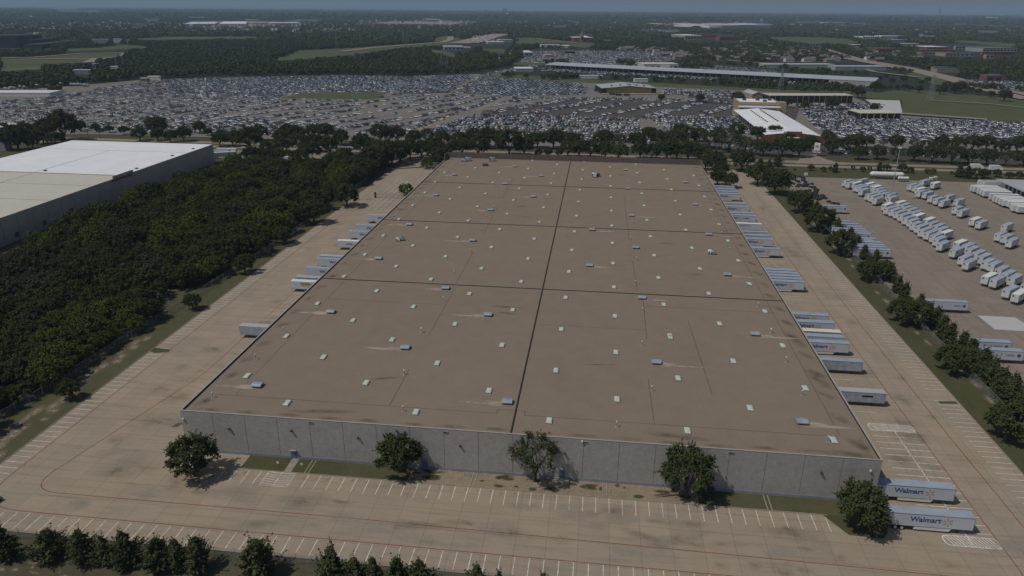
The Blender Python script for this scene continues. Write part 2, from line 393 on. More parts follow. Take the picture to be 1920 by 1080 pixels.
# fields, grass slopes and roads further out
FIELDS = [[(900, 140), (960, 140), (1130, 150), (1260, 157), (1480, 169), (1480, 174), (1260, 164), (1130, 157), (930, 146)],
          [(1480, 169), (1640, 172), (1700, 168), (1760, 172), (1930, 188), (1930, 228), (1850, 226), (1690, 215), (1692, 188), (1600, 182), (1480, 174)],
          [(0, 107), (60, 107.5), (150, 101), (232, 99.5), (240, 103), (185, 112), (170, 117), (90, 120), (0, 121)],
          [(0, 121), (85, 121), (78, 131), (0, 135)],
          [(115, 97), (130, 91), (180, 90), (235, 84), (305, 89), (230, 92), (170, 95)],
          [(200, 76), (310, 69), (470, 68.5), (505, 69), (470, 73), (330, 74), (280, 75)],
          [(500, 114), (540, 104), (560, 95), (640, 91), (700, 87), (760, 83), (850, 78), (850, 83), (740, 91), (660, 104), (640, 105), (545, 113)],
          [(808, 78), (815, 71), (832, 67), (850, 68), (868, 73), (850, 79)],
          [(965, 83), (965, 71), (1000, 70.5), (1040, 75), (1085, 78.5), (1050, 81)],
          [(1050, 85), (1070, 78), (1120, 85), (1095, 90)], [(1120, 77), (1122, 73.5), (1152, 74.5), (1155, 77)],
          [(955, 121), (975, 117), (1020, 116), (1040, 121), (1000, 124)],
          [(1180, 124), (1200, 118), (1232, 118), (1215, 125)],
          [(1435, 72), (1445, 69), (1545, 70), (1600, 74), (1610, 80), (1590, 84), (1500, 80)],
          [(1785, 78), (1800, 76), (1860, 79), (1915, 83), (1905, 89), (1860, 86)],
          [(800, 93), (832, 95), (862, 105), (850, 108), (815, 100)], [(890, 92), (940, 92), (965, 95), (958, 102), (930, 100)],
          [(1700, 140), (1720, 132), (1790, 148), (1800, 160), (1750, 160)],
          [(530, 40), (560, 36), (610, 36.5), (600, 41)]]
for k, p in enumerate(FIELDS): sheet('grass_field', gp(p), 'field', .05+.04*k if k > 1 else .02+.02*k)
ROADS = [([(0, 109.5), (60, 108.5), (150, 101), (225, 99.6), (236, 101), (230, 106), (180, 111.5), (60, 110.5)], 14), ([(168, 118), (186, 110)], 25),
         ([(640, 97), (700, 90), (760, 85), (830, 79.5), (844, 75), (845, 69)], 22), ([(930, 117), (955, 101)], 14), ([(1005, 72), (1050, 78), (1120, 84), (1200, 93)], 12),
         ([(1535, 92), (1560, 99), (1592, 111), (1640, 120), (1700, 131), (1780, 150), (1830, 165), (1930, 188)], 22),
         ([(1545, 92), (1580, 103), (1620, 114), (1700, 127), (1800, 150), (1930, 180)], 16),
         ([(860, 82), (900, 72), (940, 64)], 60), ([(888, 81), (920, 72), (950, 64)], 30), ([(1325, 110), (1400, 117), (1560, 128)], 12), ([(1742, 190), (1850, 196), (1930, 205)], 3.5),
         ([(1690, 215), (1850, 226)], 10), ([(1600, 125), (1640, 136), (1720, 146)], 10), ([(0, 134), (75, 129.5)], 6), ([(1060, 39), (1090, 45)], 60)]
for k, (p, wd) in enumerate(ROADS):
    mb = MB(); mb.strip(gp(p), wd, 1.1+.03*k); struct('far_road', mb, 'road')
sheet('lake', gp([(-200, 69), (-20, 66), (38, 70), (40, 90), (-200, 91)]), 'water', .9)
sheet('earthworks', gp([(345, 49), (380, 41), (460, 40), (562, 42), (555, 46.5), (470, 48)]), 'road', .95)
sheet('earthworks', gp([(675, 35), (705, 31), (720, 33), (700, 36)]), 'tanwall', 1.0)
sheet('earthworks', gp([(695, 44), (740, 40), (880, 41), (850, 46)]), 'road', .95)

# ---------------------------------------------------------------- pavement markings
mb = MB()
def line(x0, y0, x1, y1, wd=.17, z=.008):
    mb.strip([(x0, y0), (x1, y1)], wd, z)
x = -79.6
while x < 51.5:
    if not (-70.5 < x < -62.5): line(x, 130.1, x, 125.2)
    x += 2.765
x = -128.5
while x < 92:
    line(x, 110.0, x, 105.1); x += 2.78
for k in range(int((420-106)/2.19)):
    y = 133+k*2.19
    if not 184 < y < 189: line(93.2-.012*(min(y, 200)-150)*0, y, 98.8, y)
y = 113.5
while y < 330:
    if not 186 < y < 190: line(-131+.1, y, -126.2, y)
    y += 2.13
y = 128.2
while y < 168.5:
    line(70.6, y, 82.0, y, .22); y += 2.69
line(76.8, 124.8, 76.8, 166.2, .26)
for y in (174.8, 192.6): line(63.5, y, 75.5, y, .16)
for y in (216, 219.5, 222.6, 226): line(-109.6, y, -100, y, .12)
for y in (201.5, 204.5, 207.5, 210.5, 213.5, 232.2, 235): line(-108, y, -98, y, .12)
for x_, y_ in ((-104, 191.5), (-105, 188.5), (-104, 168), (-105, 165)): line(x_, y_, x_+10, y_, .12)
for k in range(4): line(67+2.6*k, 290, 66.2+2.6*k, 296, .14)
for y in (254, 256.8): line(66, y, 76, y, .14)
for x_ in (-118.5, -115.5, -112.2, -109): line(x_, 352, x_+.3, 420, .16)
mb.strip([(-69.6, 130.1), (-69.6, 125.2), (-63.4, 125.2), (-63.4, 130.1), (-69.6, 130.1)], .16, .009)
mb.strip([(-66.5, 130.1), (-66.5, 125.2)], .14, .01)
for k in range(6):
    y = 125.6+k*.8
    mb.strip([(-69.5, y+.5), (-66.6, y)], .13, .0085); mb.strip([(-66.4, y), (-63.5, y+.5)], .13, .0085)
for cx0, cx1, cy0, cy1 in ((71.2, 82, 166, 169.1), (71.8, 82.2, 124, 127)):
    ring = []
    for ccx, ccy, a0 in ((cx1-1, cy1-1, 0), (cx0+1, cy1-1, 90), (cx0+1, cy0+1, 180), (cx1-1, cy0+1, 270)):
        for t in range(4): ring.append((ccx+math.cos(R_(a0+t*30)), ccy+math.sin(R_(a0+t*30))))
    mb.strip(ring+[ring[0]], .28, .0095)
    xx = cx0+1.6
    while xx < cx1+.4:
        mb.strip([(max(cx0+.3, xx-1.2), cy1-.15), (min(xx, cx1-.2), cy0+.15)], .24, .009); xx += .66
struct('white_pavement_markings', mb, 'white_paint')
mb = MB()
def rounded(pts, rad):
    out = []
    for i, p in enumerate(pts):
        if i in (0, len(pts)-1): out.append(p); continue
        a = Vector(pts[i-1]); b = Vector(p); c = Vector(pts[i+1]); r = rad[i]
        u = (a-b).normalized()*r; v = (c-b).normalized()*r
        for k in range(9):
            t = k/8; q = (1-t)**2*(b+u)+2*(1-t)*t*b+t*t*(b+v); out.append((q.x, q.y))
    return out
mb.strip(rounded([(-107.6, 440), (-107.6, 172), (-122, 117.2), (-48, 117), (20, 116), (60, 115.2), (140, 114)][:2]+[(-118.7, 117)]+[(-48, 117), (20, 116), (99, 114.6)], [0, 6, 8, 6, 6, 0]), .2, .012)
mb.strip(rounded([(-125.6, 440), (-125.6, 110.6), (0, 110.2), (82.4, 110), (82.2, 140), (82.2, 440)], [0, 11, 5, 9, 5, 0]), .2, .0125)
mb.strip([(89.6, 128), (89.3, 165), (90.1, 268), (90.3, 420)], .2, .0125)
struct('red_pavement_markings', mb, 'red_paint')
rnd = random.Random(5)
st = []
for k in range(26): st.append((-76+k*2.765+rnd.uniform(-.3, .3)+1.3, 129.0+rnd.uniform(-.4, .3), rnd.uniform(.35, .6), rnd.uniform(.5, 1.0), 0))
for a, b, hx, hy in ((640, 860, 6, 3), (240, 880, 8, 5), (330, 745, 5, 5), (300, 790, 10, 6), (400, 655, 3, 1.2), (375, 695, 1.6, .8), (440, 662, 2, .9), (560, 940, 7, 3), (1150, 960, 7, 3), (1480, 1000, 9, 3), (1700, 820, 5, 4), (1690, 860, 6, 4), (1690, 790, 5, 4), (1620, 700, 6, 3), (1550, 640, 4, 5), (960, 1000, 7, 2.5), (1500, 590, 6, 3), (1480, 470, 4, 14), (1430, 390, 3, 10), (1485, 480, 6, 2), (330, 905, 3, 5), (800, 985, 10, 2), (1270, 1010, 10, 2)):
    p = G(a, b); st.append((p[0], p[1], hx, hy, rnd.uniform(-.4, .4)))
for k in range(24):
    st.append((rnd.uniform(64, 90), 140+k*11+rnd.uniform(-4, 4), rnd.uniform(1.5, 4), rnd.uniform(2, 6), rnd.uniform(-.6, .6)))
    st.append((rnd.uniform(-122, -96), 140+k*11+rnd.uniform(-4, 4), rnd.uniform(1.5, 4), rnd.uniform(1, 4), rnd.uniform(-.6, .6)))
for k in range(30): st.append((rnd.uniform(-110, 95), rnd.uniform(111, 127), rnd.uniform(1.5, 5), rnd.uniform(.8, 2), rnd.uniform(-.2, .2)))
patches('oil_stains', st, 'oilstain', z=.014, kind='structure')
st = []
for k in range(22): st.append((rnd.uniform(128, 220), rnd.uniform(255, 420), rnd.uniform(3, 7), rnd.uniform(1, 3), .78))
for a, b in ((1840, 540), (1870, 555), (1900, 590), (1850, 520), (1820, 525), (1690, 388), (1885, 570), (1770, 505), (200, 850), (250, 860), (1700, 350), (620, 700), (480, 760), (1580, 555), (1590, 560)):
    p = G(a, b); st.append((p[0], p[1], 5, 2.2, .5))
for k in range(28): st.append((rnd.uniform(-112, 95), rnd.uniform(111, 127), rnd.uniform(3, 8), rnd.uniform(1, 3), rnd.uniform(-.3, .3)))
patches('pale_wear', st, 'palestain', z=.025, kind='structure')
st = []
for k in range(26): st.append((-138.5+rnd.uniform(-1.5, 2.0), 112+k*3.2, rnd.uniform(1, 2.2), rnd.uniform(2, 4), .15))
for k in range(10): st.append((-134+rnd.uniform(-3, 3), 112+k*4, rnd.uniform(1, 2.2), rnd.uniform(1, 3), .15))
for k in range(30): st.append((106.5+rnd.uniform(-1, 2.5), 150+k*9+rnd.uniform(-3, 3), rnd.uniform(.8, 1.6), rnd.uniform(2, 4), 0))
for k in range(130): st.append((rnd.uniform(-120, 40), rnd.uniform(88, 103.5), rnd.uniform(.3, 1.7), rnd.uniform(.2, .7), rnd.uniform(-.5, .5)))
patches('bare_soil', st, 'soilstain', z=.005, kind='structure')
patches('weeds', [(rnd.uniform(-37, 26), rnd.uniform(131, 135), rnd.uniform(.5, 2.4), rnd.uniform(.3, .9), rnd.uniform(-.4, .4)) for k in range(36)], 'greenstain', z=.1, kind='structure')
# small grass noses at the ends of the stall rows
sheet('kerb_island', gp([(277, 657), (290, 652), (320, 655), (316, 660), (290, 662)]), 'grass', .03)
sheet('kerb_island', gp([(1758, 752), (1792, 753), (1797, 757), (1764, 757)]), 'grass', .03)

# ---------------------------------------------------------------- MAIN WAREHOUSE
WH = thing('warehouse', 'huge flat-roofed distribution warehouse with brown gravel roof and grey panel walls', 'warehouse', (X0, Y0, 0))
WO = (-X0, -Y0, 0)
def wpart(name, mb, mats, label=None, kind=None): return part(name, mb, mats, WH, WO, label, kind)
ZD = 10.35
mb = MB(); mb.box(X0+.3, X1-.3, Y0+.3, Y1-.3, ZD-.6, ZD); ROOF = wpart('roof', mb, 'roof')
mb = MB(); PW = (X1-X0)/20
for k in range(20): mb.box(X0+k*PW+.04, X0+(k+1)*PW-.04, Y0, Y0+.26, 0.0, HR-.06)
nside = 40; SW = (Y1-Y0)/nside
for k in range(nside):
    mb.box(X0, X0+.26, Y0+.27+k*SW, Y0+.2+(k+1)*SW, 0, HR-.06); mb.box(X1-.26, X1, Y0+.27+k*SW, Y0+.2+(k+1)*SW, 0, HR-.06)
mb.box(X0+.27, X1-.27, Y1-.26, Y1, 0, HR-.06)
wpart('wall', mb, 'wallagg')
mb = MB(); mb.box(X0+.1, X1-.1, Y0+.05, Y1-.05, 0, ZD-.62); wpart('wall_core', mb, 'darkgap')
mb = MB()
mb.box(X0-.05, X1+.05, Y0-.05, Y0+.3, HR-.06, HR); mb.box(X0-.05, X0+.35, Y0+.3, Y1, HR-.06, HR+.02); mb.box(X1-.35, X1+.05, Y0+.3, Y1, HR-.06, HR+.02)
wpart('coping', mb, 'roof_edge')
for xa in (X0+.3, X1-.42): mb = MB(); mb.box(xa, xa+.12, Y0+.3, Y1-10, ZD, HR-.08); wpart('parapet_shade_strip', mb, 'dark_seam')  # near-black strips paint shade onto the inner faces of the side parapets
mb = MB(); mb.box(X0-.05, X1+.05, Y1-.3, Y1+.1, HR-.05, HR+3.0)
for a, b in ((X0-.06, X0+.34), (X1-.34, X1+.06)): mb.prism([(0, 0)], 0, 0) if 0 else None
for xx in (X0-.07, X1-.28):
    mb.poly([(xx, Y1-10, HR+.02), (xx, Y1-.3, HR+.02), (xx, Y1-.3, HR+3.0), (xx, Y1-7, HR+3.0)]); mb.poly([(xx+.35, Y1-10, HR+.02), (xx+.35, Y1-7, HR+3.0), (xx+.35, Y1-.3, HR+3.0), (xx+.35, Y1-.3, HR+.02)])
    mb.poly([(xx, Y1-10, HR+.02), (xx, Y1-7, HR+3), (xx+.35, Y1-7, HR+3), (xx+.35, Y1-10, HR+.02)]); mb.poly([(xx, Y1-7, HR+3), (xx, Y1-.3, HR+3), (xx+.35, Y1-.3, HR+3), (xx+.35, Y1-7, HR+3)])
wpart('rear_parapet', mb, 'parapet')
mb = MB(); mb.box(-15.8-.16, -15.8+.16, Y0+.31, Y1-.31, ZD, ZD+.22)
wpart('expansion_joint', mb, 'dark_seam', 'dark expansion joint running the length of the roof')
for yy in (224.7, 299.3, 374.5):
    for a, b in ((X0+.45, -16.15), (-15.45, X1-.45)):
        mb = MB(); mb.box(a, b, yy-.16, yy+.16, ZD, ZD+.16)
        for k in range(int((b-a)/4)): mb.box(a+1+k*4, a+1.3+k*4, yy-.17, yy+.17, ZD+.05, ZD+.175)
        wpart('expansion_joint', mb, 'dark_seam')
mb = MB()
def seam(x0, y0, x1, y1): mb.strip([(x0, y0), (x1, y1)], .17, ZD+.006)
seam(-88.3, 144.4, -20, 144.4); seam(-13.6, 144.4, 55.3, 144.4); seam(-20, 144.4, -20, 146.2); seam(-13.6, 144.4, -13.6, 146.2); seam(-20, 146.2, -13.6, 146.2)
for a, b in ((145, 223), (226, 298), (301, 373), (376, 436)):
    seam(-83.3, a, -83.2, b); seam(56, a, 56.2, b)
seam(-45.4, 144.6, -45.4, 163); seam(-45, 185, -44.7, 222); seam(-45.2, 226, -45.2, 262); seam(-45, 285, -45, 330); seam(-45, 345, -45, 395)
seam(15.8, 144.6, 15.6, 166); seam(16.5, 190, 17, 222); seam(15.5, 227, 15, 258); seam(14.6, 285, 14.4, 360); seam(30.6, 160, 29.5, 205)
for y, a, b in ((207, -83, -46), (196, -14, 16), (214.5, 17, 58), (346, -82, -46), (352, 15, 56), (421, -83, -70), (432.5, -80, 55)): seam(a, y, b, y)
wpart('membrane_seam', mb, 'seam')
# drain stains along both long edges and dust streaks beside the vents
rnd = random.Random(9); st = []
for k in range(28):
    y = Y0+6+k*10.9
    st.append((X1-3.2+rnd.uniform(-.6, .6), y, 1.6, 3.2, .5)); st.append((X0+3.2, y+rnd.uniform(-2, 2), 1.6, 3.0, -.5))
for k in range(16):
    st.append((X0+6+k*9.6, Y0+1.6+rnd.uniform(0, .6), 3.6, .9, 0))
st += [(X1-7, Y0+2.2, 6, 1.3, 0), (X1-1.8, Y0+5, 1.2, 5, 0), (X1-3.5, 172, 2.2, 7, .25), (X1-3.5, 195, 2.2, 7, .25), (20, 140, 9, 1.4, -.1), (-60, 140, 9, 1.2, .1)]
for k in range(12): st.append((rnd.uniform(X0+5, X1-5), rnd.uniform(Y0+8, Y1-20), rnd.uniform(2, 6), rnd.uniform(.4, 2), rnd.uniform(-.3, .3)))
for k, q in enumerate(st): patches('drain_stain', [q], 'darkstain', WH, ZD+.012+.0015*(k % 9), WO)
VENT = [(975, 125), (635, 172), (1124, 178), (920, 223), (532, 286), (1079, 294), (838, 370), (383, 451), (738, 541), (210, 642), (587, 809), (825, 958), (1600, 145), (1611, 249), (1632, 401), (1409, 480), (1655, 581), (1396, 682), (1690, 863)]
VENT = [(640+a/3, 270+b/3) for a, b in VENT]+[(1280+a/3, 270+b/3) for a, b in ((15, 215), (70, 339), (146, 507), (250, 733), (405, 1067))]+[(760, 651), (951, 752.5), (1230.5, 678.5), (620.5, 584), (482.5, 721.5), (1503.5, 790)]
mbA = MB(); mbA.box(-.75, .75, -.75, .75, 0, .42)
mbB = MB()
mbB.prism([(-1.25, -1.15), (1.25, -1.15), (1.25, 1.15), (-1.25, 1.15)], .42, .62)
n = mbB.pts([(-1.25, -1.15, .63), (1.25, -1.15, .63), (1.25, 1.15, .63), (-1.25, 1.15, .63), (-1.25, -.35, .92), (1.25, -.35, .92), (1.25, .35, .92), (-1.25, .35, .92)])
for q in ((0, 1, 5, 4), (4, 5, 6, 7), (7, 6, 2, 3), (0, 4, 7, 3), (1, 2, 6, 5)): mbB.f.append(tuple(n+i for i in q)); mbB.m.append(0)
for k in range(4): mbB.box(-1.27+.63*k, -1.22+.63*k, -.4, .4, .9, .95)
meA = mbA.mesh('vent_curb', ['galvdark']); meB = mbB.mesh('vent_hood', ['galv'])
st = []
for k, (a, b) in enumerate(sorted(VENT, key=lambda t: -t[1])):
    x, y = G(a, b, ZD+.4)
    v = obj('roof_vent', meB, WH, (x-X0, y-Y0, ZD)); obj('vent_curb', meA, v)
    s_ = -1 if x < -15 else 1
    st.append((x+s_*2.8, y-.7, 4.6, 1.9, 0)); st.append((x+s_*6.5, y-1.0, 7.5, .8, 0))
for k, q in enumerate(st): patches('dust_streak', [q], 'duststain', WH, ZD+.03+.0015*(k % 5), WO)
SKY = [(753, 135), (1052, 138), (1075, 92), (1213, 116), (581, 160), (887, 161), (1197, 166), (711, 187), (1030, 190), (527, 213), (851, 217), (1180, 221), (666, 245), (1001, 250), (470, 274), (811, 279), (1161, 285), (612, 310), (969, 316), (401, 345), (766, 351), (1138, 357), (551, 386), (933, 393), (324, 423), (714, 431), (1114, 439), (482, 472), (891, 480), (236, 516), (654, 524), (1085, 534), (403, 571), (844, 581), (133, 622), (586, 633), (1051, 645), (309, 688), (789, 700), (15, 745), (505, 761), (1012, 774), (199, 826), (721, 842), (406, 915), (964, 933), (66, 992), (640, 1013),
       (1365, 98), (1512, 129), (1657, 114), (1358, 146), (1664, 162), (1815, 145), (1513, 181), (1352, 199), (1678, 217), (1834, 197), (1515, 237), (1343, 258), (1691, 278), (1856, 256), (1517, 301), (1334, 325), (1704, 347), (1879, 321), (1520, 376), (1324, 404), (1720, 428), (1907, 398), (1522, 460), (1311, 493), (1739, 520), (1525, 557), (1298, 597), (1760, 627), (1529, 671), (1281, 718), (1784, 752), (1534, 805), (1262, 864), (1814, 903), (1540, 968), (1238, 1042), (1849, 1078)]
SKY = [(640+a/3, 270+b/3) for a, b in SKY]+[(1280+a/3, 270+b/3) for a, b in ((62, 177), (92, 234), (124, 297), (160, 370), (205, 452), (255, 545), (313, 656), (377, 787), (463, 941), (18, 484), (53, 585), (97, 702), (147, 841), (208, 1011))]
SKY += [(640+a/2, 540+b/2) for a, b in ((191, 194), (603, 214), (360, 282), (93, 355), (554, 385), (280, 465), (1234, 184), (1030, 241), (805, 309), (1263, 338), (1034, 417), (780, 497))]
SKY += [(a/2, 540+b/2) for a, b in ((1191, 58), (1074, 180), (1213, 259), (927, 329), (1077, 431))]+[(1280+a/2, 540+b/2) for a, b in ((375, 216), (190, 274), (460, 376), (253, 450), (566, 570), (18, 535))]
SKY.sort(key=lambda t: -t[1])
mbA = MB(); mbA.box(-.68, .68, -1.28, 1.28, 0, .26)
mbB = MB(); mbB.prism([(-.62, -1.22), (.62, -1.22), (.62, 1.22), (-.62, 1.22)], .26, .32)
n = mbB.pts([(-.6, -1.2, .33), (.6, -1.2, .33), (.6, 1.2, .33), (-.6, 1.2, .33), (-.42, -1.0, .45), (.42, -1.0, .45), (.42, 1.0, .45), (-.42, 1.0, .45)])
for q in ((0, 1, 5, 4), (1, 2, 6, 5), (2, 3, 7, 6), (3, 0, 4, 7), (4, 5, 6, 7)): mbB.f.append(tuple(n+i for i in q)); mbB.m.append(0)
meA = mbA.mesh('skylight_curb', ['postgrey']); meB = mbB.mesh('skylight', ['mint'])
rest = MB()
for k, (a, b) in enumerate(SKY):
    x, y = G(a, b, ZD+.2)
    if k < 100:
        v = obj('skylight', meB, WH, (x-X0, y-Y0, ZD)); obj('skylight_curb', meA, v)
    else:
        rest.box(x-.62, x+.62, y-1.22, y+1.22, ZD, ZD+.4)
if rest.v: wpart('far_skylights', rest, 'mint', kind='stuff')
PIPE = [(640+a/3, 270+b/3) for a, b in ((407, 316), (350, 371), (287, 431), (139, 583), (38, 687), (943, 216), (917, 260), (877, 305), (857, 362), (814, 418), (788, 494), (724, 611), (634, 734), (574, 884), (450, 1062), (1607, 221), (1619, 327), (1611, 391), (1634, 449), (1625, 540), (1659, 656), (1654, 790), (1694, 945), (515, 218))]
PIPE += [(1280+a/3, 270+b/3) for a, b in ((90, 268), (216, 511), (262, 602), (358, 798), (423, 916), (495, 1062), (185, 443), (120, 305))]
PIPE += [(640+a/2, 540+b/2) for a, b in ((300, 166), (236, 326), (231, 463), (1127, 217), (1164, 387), (1032, 521))]+[(a/2, 540+b/2) for a, b in ((1064, 163), (959, 267), (798, 411))]+[(1280+a/2, 540+b/2) for a, b in ((331, 170), (387, 277), (447, 403), (544, 577))]
mbA = MB(); mbA.box(-.35, .35, -.35, .35, 0, .05); mbA.cyl((0, 0, .05), (0, 0, 1.25), .085, n=8)
mbB = MB(); mbB.cyl((0, 0, 1.25), (0, 0, 1.5), .2, .17, n=8)
meA = mbA.mesh('vent_pipe', ['postgrey']); meB = mbB.mesh('vent_cap', ['white'])
for a, b in PIPE:
    x, y = G(a, b, ZD); v = obj('vent_pipe', meA, WH, (x-X0, y-Y0, ZD)); obj('vent_cap', meB, v)
# roof-top air handlers
def hvac(a, b, sx, sy, sz, mat):
    x, y = G(a, b, ZD)
    mb = MB(); mb.box(-sx/2, sx/2, -sy/2, sy/2, .35, .35+sz); mb.box(-sx/2+.1, sx/2-.1, -sy/2+.1, sy/2-.1, 0, .35, 1); mb.cyl((sx*.2, 0, .35+sz), (sx*.2, 0, .55+sz), .4, n=10, m=1); mb.box(-sx/2-.02, -sx/2+.5, -sy/2-.03, -sy/2, .5, sz, 1)
    part('air_handler', mb, [mat, 'galvdark'], WH, (x-X0, y-Y0, ZD))
for a in ((870, 302.5, 3.2, 2.4, .8, 'galv'), (877.5, 301.5, 3.2, 3, 1.7, 'galv'), (923, 302, 2.8, 2.6, 1.9, 'galv'), (910, 311, 3.0, 2, .9, 'galvdark'), (1114, 332, 2.4, 2.2, 1.9, 'white'), (1121, 330.5, 2.2, 2.0, 1.2, 'galvdark'), (747, 451.5, 1.7, 1.6, .9, 'white'), (752.5, 450.5, 2.0, 1.6, 1.2, 'galv'), (1333, 475.5, 2.2, 2, 1.0, 'white'), (1337, 476.5, 1.8, 1.6, .9, 'galv')): hvac(*a)
# front wall details
mb = MB(); mb.box(-86, X1-.1, Y0-.06, Y0, 0, .75)
wpart('base_band', mb, 'wallblue')
for k, (xd, zb) in enumerate(((-65.9, .1), (-35.2, .25), (-4.3, .5), (27.1, 1.2))):
    mb = MB(); mb.box(xd-.55, xd+.55, Y0-.09, Y0-.061, zb, zb+2.2); d = wpart('door', mb, 'bluedoor')
    mb = MB(); mb.box(xd-.7, xd+.7, Y0-.6, Y0-.09, zb+2.32, zb+2.4); part('door_canopy', mb, 'roof_edge', d)
    mb = MB(); mb.box(xd-.7, xd-.56, Y0-.12, Y0-.061, zb, zb+2.3); mb.box(xd+.56, xd+.7, Y0-.12, Y0-.061, zb, zb+2.3); mb.cyl((xd+.4, Y0-.14, zb+1.05), (xd+.4, Y0-.09, zb+1.05), .05, n=6); part('door_frame', mb, 'bluedoor', d)
mb = MB(); mb.box(-6.2, -2.6, Y0-1.9, Y0-.1, 0.1, .5); wpart('door_step', mb, 'kerb')
mb = MB(); mb.box(24.6, 28.6, Y0-1.7, Y0-.1, 1.05, 1.2)
for k in range(6): mb.box(26.4, 28.4, Y0-2.0-.3*k, Y0-1.72-.3*k, 1.0-.18*k, 1.05-.18*k)
for xx in (24.7, 26.35, 28.45):
    mb.cyl((xx, Y0-1.65, 0), (xx, Y0-1.65, 2.25), .035, n=5)
for xx in (26.35, 28.45): mb.cyl((xx, Y0-1.7, 2.2), (xx, Y0-3.6, 1.0), .035, n=5); mb.cyl((xx, Y0-3.6, 0), (xx, Y0-3.6, 1.0), .035, n=5)
mb.cyl((24.7, Y0-1.65, 2.2), (26.35, Y0-1.65, 2.2), .03, n=5); mb.cyl((24.7, Y0-1.65, 1.7), (26.35, Y0-1.65, 1.7), .03, n=5)
wpart('door_stairs', mb, 'steel', 'dark steel landing with stairs and handrails')
mb1 = MB(); mb1.box(-.2, .2, -.5, 0, -.14, .14); mb1.box(-.06, .06, -.2, 0, -.4, -.14)
me1 = mb1.mesh('wall_floodlight', ['steel'])
for a, b in ((430, 803), (547, 807), (672, 820), (863, 835), (1059, 849), (1540, 885)):
    x, z = G(a, b, 8)[0], 8.0
    lo, hi = 0, 11
    for _ in range(30):
        z = (lo+hi)/2; d = VF*CF+(a-960)*VR-(b-540)*VU; t = Y0/d[1]; x, z = t*d[0], CH+t*d[2]; break
    obj('wall_floodlight', me1, WH, (x-X0, -.01, z))
mb1 = MB(); mb1.box(-.18, .18, -.35, 0, -.18, .18); me1 = mb1.mesh('wall_lamp', ['white'])
for a, b in ((344, 785), (1632, 882), (393, 824), (640+905/2-1, 540+574/2)):
    d = VF*CF+(a-960)*VR-(b-540)*VU; t = Y0/d[1]; obj('wall_lamp', me1, WH, (t*d[0]-X0, -.01, CH+t*d[2]))
mb1 = MB(); mb1.box(-.55, .55, -.12, 0, -.2, .2); mb1.box(-.42, .42, -.13, -.1, -.1, .08, 1); me1 = mb1.mesh('scupper', ['postgrey', 'dark'])
for a in (583, 835, 1097, 1371):
    b = 769.5+(a-336)*.0714+6; d = VF*CF+(a-960)*VR-(b-540)*VU; t = Y0/d[1]; obj('scupper', me1, WH, (t*d[0]-X0, -.01, HR-.75))
mb = MB()
for k in range(26):
    for xx, s_ in ((X1, 1), (X0, -1)):
        y = 178+k*9.1 if s_ > 0 else 190+k*9.1
        if y > 430: continue
        mb.box(min(xx, xx+s_*.08), max(xx, xx+s_*.08), y, y+2.6, 1.2, 4.0)
wpart('dock_doors', mb, 'bluedoor')

# ---------------------------------------------------------------- WAREHOUSE TO THE LEFT
LW = thing('warehouse', 'neighbouring concrete warehouse with white rear roof and cream front roof', 'warehouse', (WX, 360, 0))
LO = (-WX, -360, 0)
mb = MB(); HB = 12.0; k = 0; y = 105.0
while y < 455:
    mb.box(WX-.3, WX, y+.1, min(y+9.3, 455)-.14, 0, HB); y += 9.3
mb.box(-352, WX-.31, 454.7, 455, 0, HB); mb.box(-352, WX-.31, 105, 105.3, 0, HB); mb.box(-352, -351.7, 105.3, 454.7, 0, HB)
part('wall', mb, 'tiltup', LW, LO)
mb = MB(); mb.box(-351.6, WX-.15, 105.4, 454.6, 0, HB-1); part('wall_core', mb, 'darkgap', LW, LO)
mb = MB(); mb.box(-351.7, WX-.31, 359, 454.6, HB-.9, HB-.1); part('roof', mb, 'whiteroof', LW, LO, 'bright white roof at the rear')
mb = MB(); mb.box(-351.7, WX-.31, 105.4, 358.6, HB-.9, HB-.35); part('roof', mb, 'cream', LW, LO, 'dirty cream roof at the front')
mb = MB(); mb.box(-352.05, WX+.05, 358.55, 359, HB-.8, HB+.02)
for z0, z1, y0, y1 in ((HB, HB+1.3, 350, 367.5),): mb.box(WX-.35, WX+.06, y0, y1, z0-.2, z1, 0)
part('fire_wall', mb, 'tiltup', LW, LO)
mb = MB(); mb.box(WX-.02, WX+.2, 349, 366, HB-1.5, HB-.5); part('red_flashing', mb, 'brick', LW, LO)
mb = MB()
for (xa, ya), (xb, yb) in (((-351, 425), (WX-2, 425)), ((-304, 359), (-304, 425))): mb.strip([(xa, ya), (xb, yb)], .35, HB-.09)
for (xa, ya), (xb, yb) in (((-304, 110), (-304, 358)), ((-351, 305), (WX-2, 305)), ((-351, 335), (WX-2, 335)), ((-351, 250), (WX-2, 250))): mb.strip([(xa, ya), (xb, yb)], .4, HB-.34)
part('roof_joint', mb, 'seam', LW, LO)
mb1 = MB(); mb1.box(-.5, .5, -.9, .9, 0, .5); me1 = mb1.mesh('roof_hatch', ['galvdark'])
for a, b in ((323, 292), (256, 316), (362, 279), (85, 320)):
    x, y = G(a, b, HB); obj('roof_hatch', me1, LW, (x-WX, y-360, HB-.1))
mb1 = MB(); mb1.box(0, .05, -1.2, 1.2, 0, 2.2); me1 = mb1.mesh('wall_hatch', ['seam'])
for a, b in ((32, 440), (84, 418), (134, 395)):
    d = VF*CF+(a-960)*VR-(b-540)*VU; t = WX/d[0]; obj('wall_hatch', me1, LW, (.02, t*d[1]-360, max(.3, CH+t*d[2]-1)))

